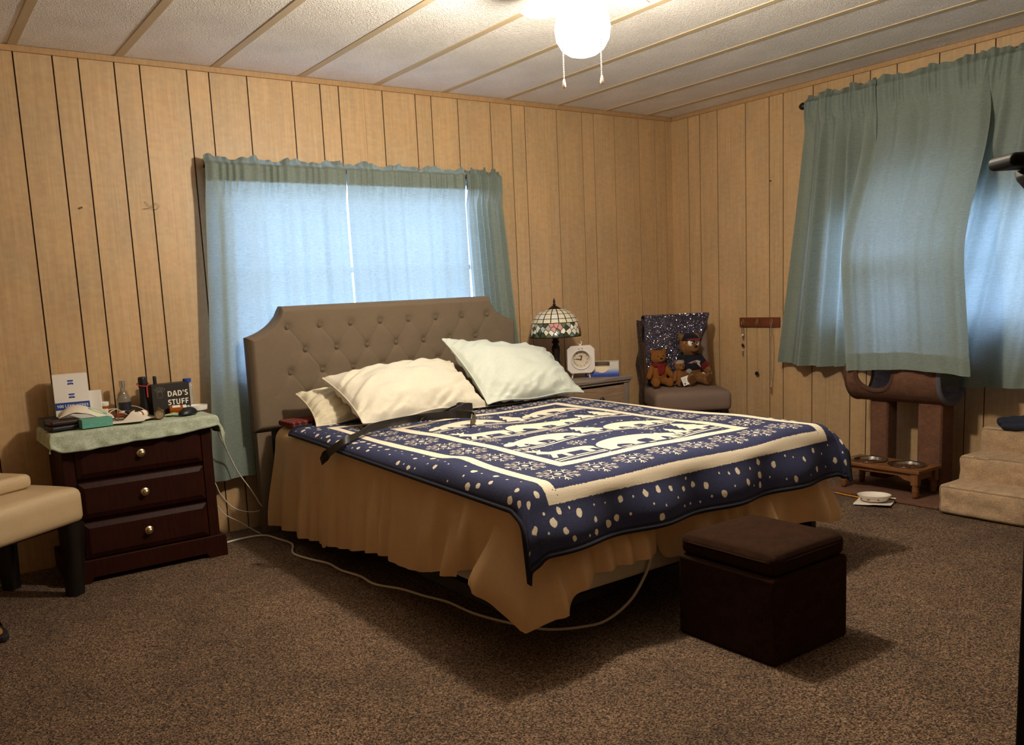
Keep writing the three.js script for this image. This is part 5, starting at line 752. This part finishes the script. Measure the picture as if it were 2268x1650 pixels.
// ---------------------------------------------------------------- plush pet steps
{
  const plush = phys(0xc4a684, { map: plushTex, bumpMap: plushBump, bumpScale: 0.0018, roughness: 1, sheen: 0.6, sheenColor: new THREE.Color(0xd8c4a6) });
  const g = thing('pet_steps', 'beige plush three-step pet stairs under the window', 'pet steps', [0, 0, 0]);
  const steps = [[-0.625, -0.42, 0.14], [-0.44, -0.225, 0.25], [-0.245, -0.035, 0.36]];
  steps.forEach(([x0, x1, h], i) => {
    const y0 = i ? steps[i - 1][2] - 0.03 : 0.004, X1 = -0.035, w = X1 - x0, hh = h - y0, zw = 0.385;
    const q = new THREE.BoxGeometry(w, hh, zw, 30, 12, 24), p = q.attributes.position, r = 0.022;
    for (let k = 0; k < p.count; k++) { let x = p.getX(k), y = p.getY(k), z = p.getZ(k); const ix = clamp(x, -w / 2 + r, w / 2 - r), iy = clamp(y, -hh / 2 + r, hh / 2 - r), iz = clamp(z, -zw / 2 + r, zw / 2 - r), dx = x - ix, dy = y - iy, dz = z - iz, l = Math.hypot(dx, dy, dz); let nx = 0, ny = 0, nz = 0; if (l > 1e-6) { nx = dx / l; ny = dy / l; nz = dz / l; x = ix + nx * r; y = iy + ny * r; z = iz + nz * r; } const b = 0.005 * (vnoise((x + z) * 16 + i * 9, y * 22 + z * 7 + 40, 128, 128, 17) - 0.5) + 0.002 * Math.sin(y * 70 + z * 9 + i); p.setXYZ(k, x + nx * b + (x0 + X1) / 2, y + ny * b * 0.6 + (y0 + h) / 2, z + nz * b + 2.155 + zw / 2); }
    q.computeVertexNormals(); part(g, 'step', boxUV(toCreasedNormals(q, 1.2)), plush);
  });
  const cloth = sdfMesh((x, y, z) => { let d = sdCap(x, y, z, [-0.2, 0.385, 2.235], [-0.19, 0.395, 2.36], 0.022, 0.03); d = smin(d, sdCap(x, y, z, [-0.19, 0.392, 2.36], [-0.11, 0.405, 2.5], 0.032, 0.036), 0.02); d = smin(d, sdCap(x, y, z, [-0.245, 0.372, 2.27], [-0.215, 0.38, 2.42], 0.018, 0.026), 0.015); d = smin(d, sdCap(x, y, z, [-0.09, 0.388, 2.3], [-0.1, 0.4, 2.48], 0.024, 0.03), 0.02); return d + 0.006 * (vnoise(x * 60 + z * 30, y * 60 + z * 50, 128, 128, 44) - 0.5); }, [-0.28, 0.355, 2.2], [-0.04, 0.45, 2.55], 56);
  single('folded_garment', 'crumpled navy garment on the top pet step', 'garment', cloth, phys(0x1a2233, { roughness: 0.85, sheen: 0.3, map: slubTex }));
}
// ---------------------------------------------------------------- hook rail and necklaces
{
  const g = thing('hook_rail', 'short reddish wood rail with three small hooks on the wall', 'hook rail', [0, 0.851, 0.712]), brassy = std(0xbfa777, { metalness: 0.9, roughness: 0.3 });
  part(g, 'rail', boxUV(new RoundedBoxGeometry(0.016, 0.06, 0.298, 2, 0.004).translate(-0.009, 0, 0), 1, [0, 0], true), std(0x7a4024, { map: grainTex, roughness: 0.4 }));
  for (const z of [-0.117, -0.01, 0.097]) part(g, 'hook', merge([rbox(0.003, 0.03, 0.012, 0.001, 1, -0.0185, 0.005, z), tube([[-0.019, 0.008, z], [-0.03, 0.004, z], [-0.036, -0.006, z], [-0.032, -0.016, z], [-0.022, -0.014, z]], 0.0022, 24, 7), sph(0.0035, 8, 6, -0.021, -0.013, z)]), brassy);
  const chain = (label, z, bottom, wdt, col, rad, step, extra) => { const n = thing('necklace', label, 'necklace', [-0.033, 0.834, 0.712 + z], 0, 'necklaces on the hook rail'), l = [], s = new THREE.SphereGeometry(rad, 6, 5); const L = 0.834 - bottom; for (let y = 0; y < L; y += step) for (const k of [-1, 1]) l.push(s.clone().translate(0.006 + 0.008 * smooth(0, 0.1, y), -y, k * wdt * Math.sin(Math.PI * Math.min(1, 0.08 + y / L * 0.9)) )); part(n, 'chain', merge(l), std(col, { metalness: 0.75, roughness: 0.35 })); extra?.(n, -L); return n; };
  chain('dark beaded necklace on the hook nearest the corner', -0.117, 0.735, 0.008, 0x5d5146, 0.0025, 0.007, (n, y) => { part(n, 'pearl', sph(0.008, 12, 10, 0.008, y + 0.035, 0), std(0xe6ddcc, { roughness: 0.25 })); part(n, 'pendant', new THREE.OctahedronGeometry(0.014).scale(0.5, 1, 1).translate(0.008, y - 0.03, 0), std(0x1a1414, { roughness: 0.2 })); part(n, 'drop_bead', sph(0.005, 10, 8, 0.008, y - 0.062, 0), std(0xd8cdb4, { roughness: 0.3 })); part(n, 'tassel', cyl(0.0015, 0.003, 0.03, 8, 0.008, y - 0.082, 0), std(0x5d5146)); });
  chain('thin gold chain with a round dark medallion on the middle hook', -0.01, 0.54, 0.007, 0xb2935a, 0.0011, 0.004, (n, y) => part(n, 'medallion', cyl(0.013, 0.013, 0.004, 24).rotateZ(Math.PI / 2).translate(0.008, y - 0.012, 0), std(0x3a3128, { metalness: 0.6, roughness: 0.4 })));
  chain('long silver link necklace on the hook nearest the curtain', 0.097, 0.45, 0.012, 0xc8c0b4, 0.003, 0.0085, (n, y) => part(n, 'pendant', merge([sph(0.006, 10, 8, 0.008, y - 0.008, 0), cyl(0.002, 0.003, 0.03, 8, 0.008, y - 0.028, 0)]), std(0x8a6a4c, { metalness: 0.6, roughness: 0.4 })));
}
// ---------------------------------------------------------------- cords
const cordWhite = std(0xcfc8ba, { roughness: 0.5 });
single('extension_cord', 'long white extension cord curving across the carpet around the bed', 'cord', tube([[-3.33, 0.006, 0.205], [-3.22, 0.007, 0.19], [-3.13, 0.006, 0.21], [-3.1, 0.006, 0.33], [-3.085, 0.006, 0.45], [-3.14, 0.006, 0.60], [-3.12, 0.006, 0.73], [-3.085, 0.006, 0.85], [-3.085, 0.006, 0.97], [-3.06, 0.006, 1.1], [-3.062, 0.006, 1.22], [-3.01, 0.006, 1.35], [-2.985, 0.006, 1.47], [-2.955, 0.006, 1.58], [-2.945, 0.006, 1.75], [-2.9, 0.006, 1.91], [-2.845, 0.006, 2.025], [-2.745, 0.006, 2.085], [-2.68, 0.018, 2.12], [-2.6, 0.075, 2.155], [-2.56, 0.15, 2.182], [-2.53, 0.205, 2.185], [-2.52, 0.25, 2.18]], 0.0052, 360, 8), cordWhite);
single('hanging_cable', 'white charger cable hanging from the towel corner to the bed', 'cord', tube([[-3.335, 0.6, 0.33], [-3.322, 0.545, 0.27], [-3.294, 0.515, 0.19], [-3.25, 0.43, 0.15], [-3.205, 0.322, 0.14], [-3.15, 0.223, 0.145], [-3.1, 0.125, 0.16], [-3.04, 0.06, 0.2]], 0.0028, 120, 8), cordWhite);
single('upper_cable', 'thin cable sagging between the nightstand and the headboard leg', 'cord', tube([[-3.37, 0.31, 0.1], [-3.318, 0.292, 0.11], [-3.29, 0.222, 0.115], [-3.231, 0.144, 0.12], [-3.144, 0.108, 0.115], [-3.08, 0.112, 0.11], [-3.03, 0.13, 0.09]], 0.0024, 90, 8), cordWhite);
single('lower_cable', 'thin cable drooping to the floor beside the nightstand plinth', 'cord', tube([[-3.37, 0.21, 0.1], [-3.316, 0.176, 0.11], [-3.277, 0.119, 0.115], [-3.215, 0.074, 0.12], [-3.16, 0.028, 0.13], [-3.13, 0.006, 0.16]], 0.0024, 80, 8), cordWhite);
// ---------------------------------------------------------------- small things at the frame's edges
{
  const g = thing('sandal', 'dark woven sandal lying on the carpet at the left edge', 'sandal', [-4.345, 0.0, 0.735], 0.35), sole = std(0x1a1214, { roughness: 0.8 }), pts = []; for (let i = 0; i < 30; i++) { const a = i / 30 * 6.283; pts.push([0.045 * Math.cos(a) * (1 + 0.12 * Math.sin(a)), 0.125 * Math.sin(a)]); }
  part(g, 'sole', extrude(pts, 0.022, 0.005).rotateX(-Math.PI / 2).translate(0, 0.002, 0), sole); part(g, 'footbed', extrude(pts.map(([x, y]) => [x * 0.75, y * 0.8]), 0.004, 0.001).rotateX(-Math.PI / 2).translate(0, 0.023, 0), std(0xa9763c, { roughness: 0.7 }));
  part(g, 'strap', gridGeo(20, 6, (u, v) => { const a = u * Math.PI; return [0.05 * Math.cos(a), 0.012 + 0.05 * Math.sin(a), -0.06 + v * 0.075 + 0.01 * Math.sin(a), u, v]; }), std(0x3a1322, { roughness: 0.7, side: THREE.DoubleSide }), [0, 0, 0], [0, 0, 0], 'dark red strap');
}
single('cardboard_scrap', 'small tan cardboard box at the right edge of the carpet', 'box', rbox(0.12, 0.045, 0.1, 0.002, 1), std(0xb79468, { roughness: 0.8 }), [-0.765, 0.0235, 2.66], 0.3);
single('wood_post', 'dark brown wooden post beside the pet steps at the right edge', 'post', rbox(0.04, 0.24, 0.04, 0.004, 2), std(0x3a1f14, { map: grainTex, roughness: 0.5 }), [-0.66, 0.12, 2.588]);
{
  const g = thing('equipment_stand', 'black equipment stand with a rounded glossy tray at the right edge', 'stand', [0, 0, 0]), blk = phys(0x08080a, { roughness: 0.55, specularIntensity: 0.4 });
  part(g, 'upright', rbox(0.07, 1.3, 0.07, 0.006, 2, STAND.x - 0.04, 0.65, STAND.z - 0.028), blk);
  part(g, 'tray', turned(rbox(0.3, 0.024, 0.08, 0.011, 4), 0, STAND.turn, 0, STAND.tx, STAND.ty, STAND.tz), blk);
  part(g, 'tray_housing', turned(lathe([[0, -0.05], [0.05, -0.047], [0.085, -0.035], [0.1, -0.015], [0.105, 0.0], [0, 0.0]], 30), 0, 0, 0, STAND.tx, STAND.ty - 0.014, STAND.tz), blk);
  part(g, 'foot', rbox(0.36, 0.03, 0.36, 0.01, 2, STAND.x, 0.015, STAND.z), blk);
}
// ---------------------------------------------------------------- small nails left in the panelling
{
  const nm = std(0x4a3a2c, { metalness: 0.6, roughness: 0.5 }), nail = () => merge([cyl(0.0025, 0.0025, 0.012, 8).rotateX(Math.PI / 2).translate(0, 0, 0.006), cyl(0.0045, 0.0045, 0.0015, 10).rotateX(Math.PI / 2).translate(0, 0, 0.012)]);
  single('nail', 'small nail in the panelling high above the lens wipes carton', 'nail', nail(), nm, [-3.745, 1.568, 0]);
  single('nail', 'small nail in the corner panel left of the curtain finial', 'nail', nail(), nm, [0, 1.705, 0.794], -Math.PI / 2);
  single('picture_wire', 'curled bit of thin wire hanging on the panelling left of the curtain', 'wire', tube([[-3.475, 1.6, 0.006], [-3.45, 1.575, 0.012], [-3.43, 1.565, 0.008], [-3.415, 1.578, 0.012], [-3.43, 1.592, 0.01], [-3.455, 1.572, 0.012], [-3.485, 1.567, 0.006]], 0.0009, 60, 6), std(0x8a6b45, { roughness: 0.6 }));
}
scene.traverse((o) => { if (o.isMesh) { o.castShadow = true; o.receiveShadow = true; } });
renderer.render(scene, camera);
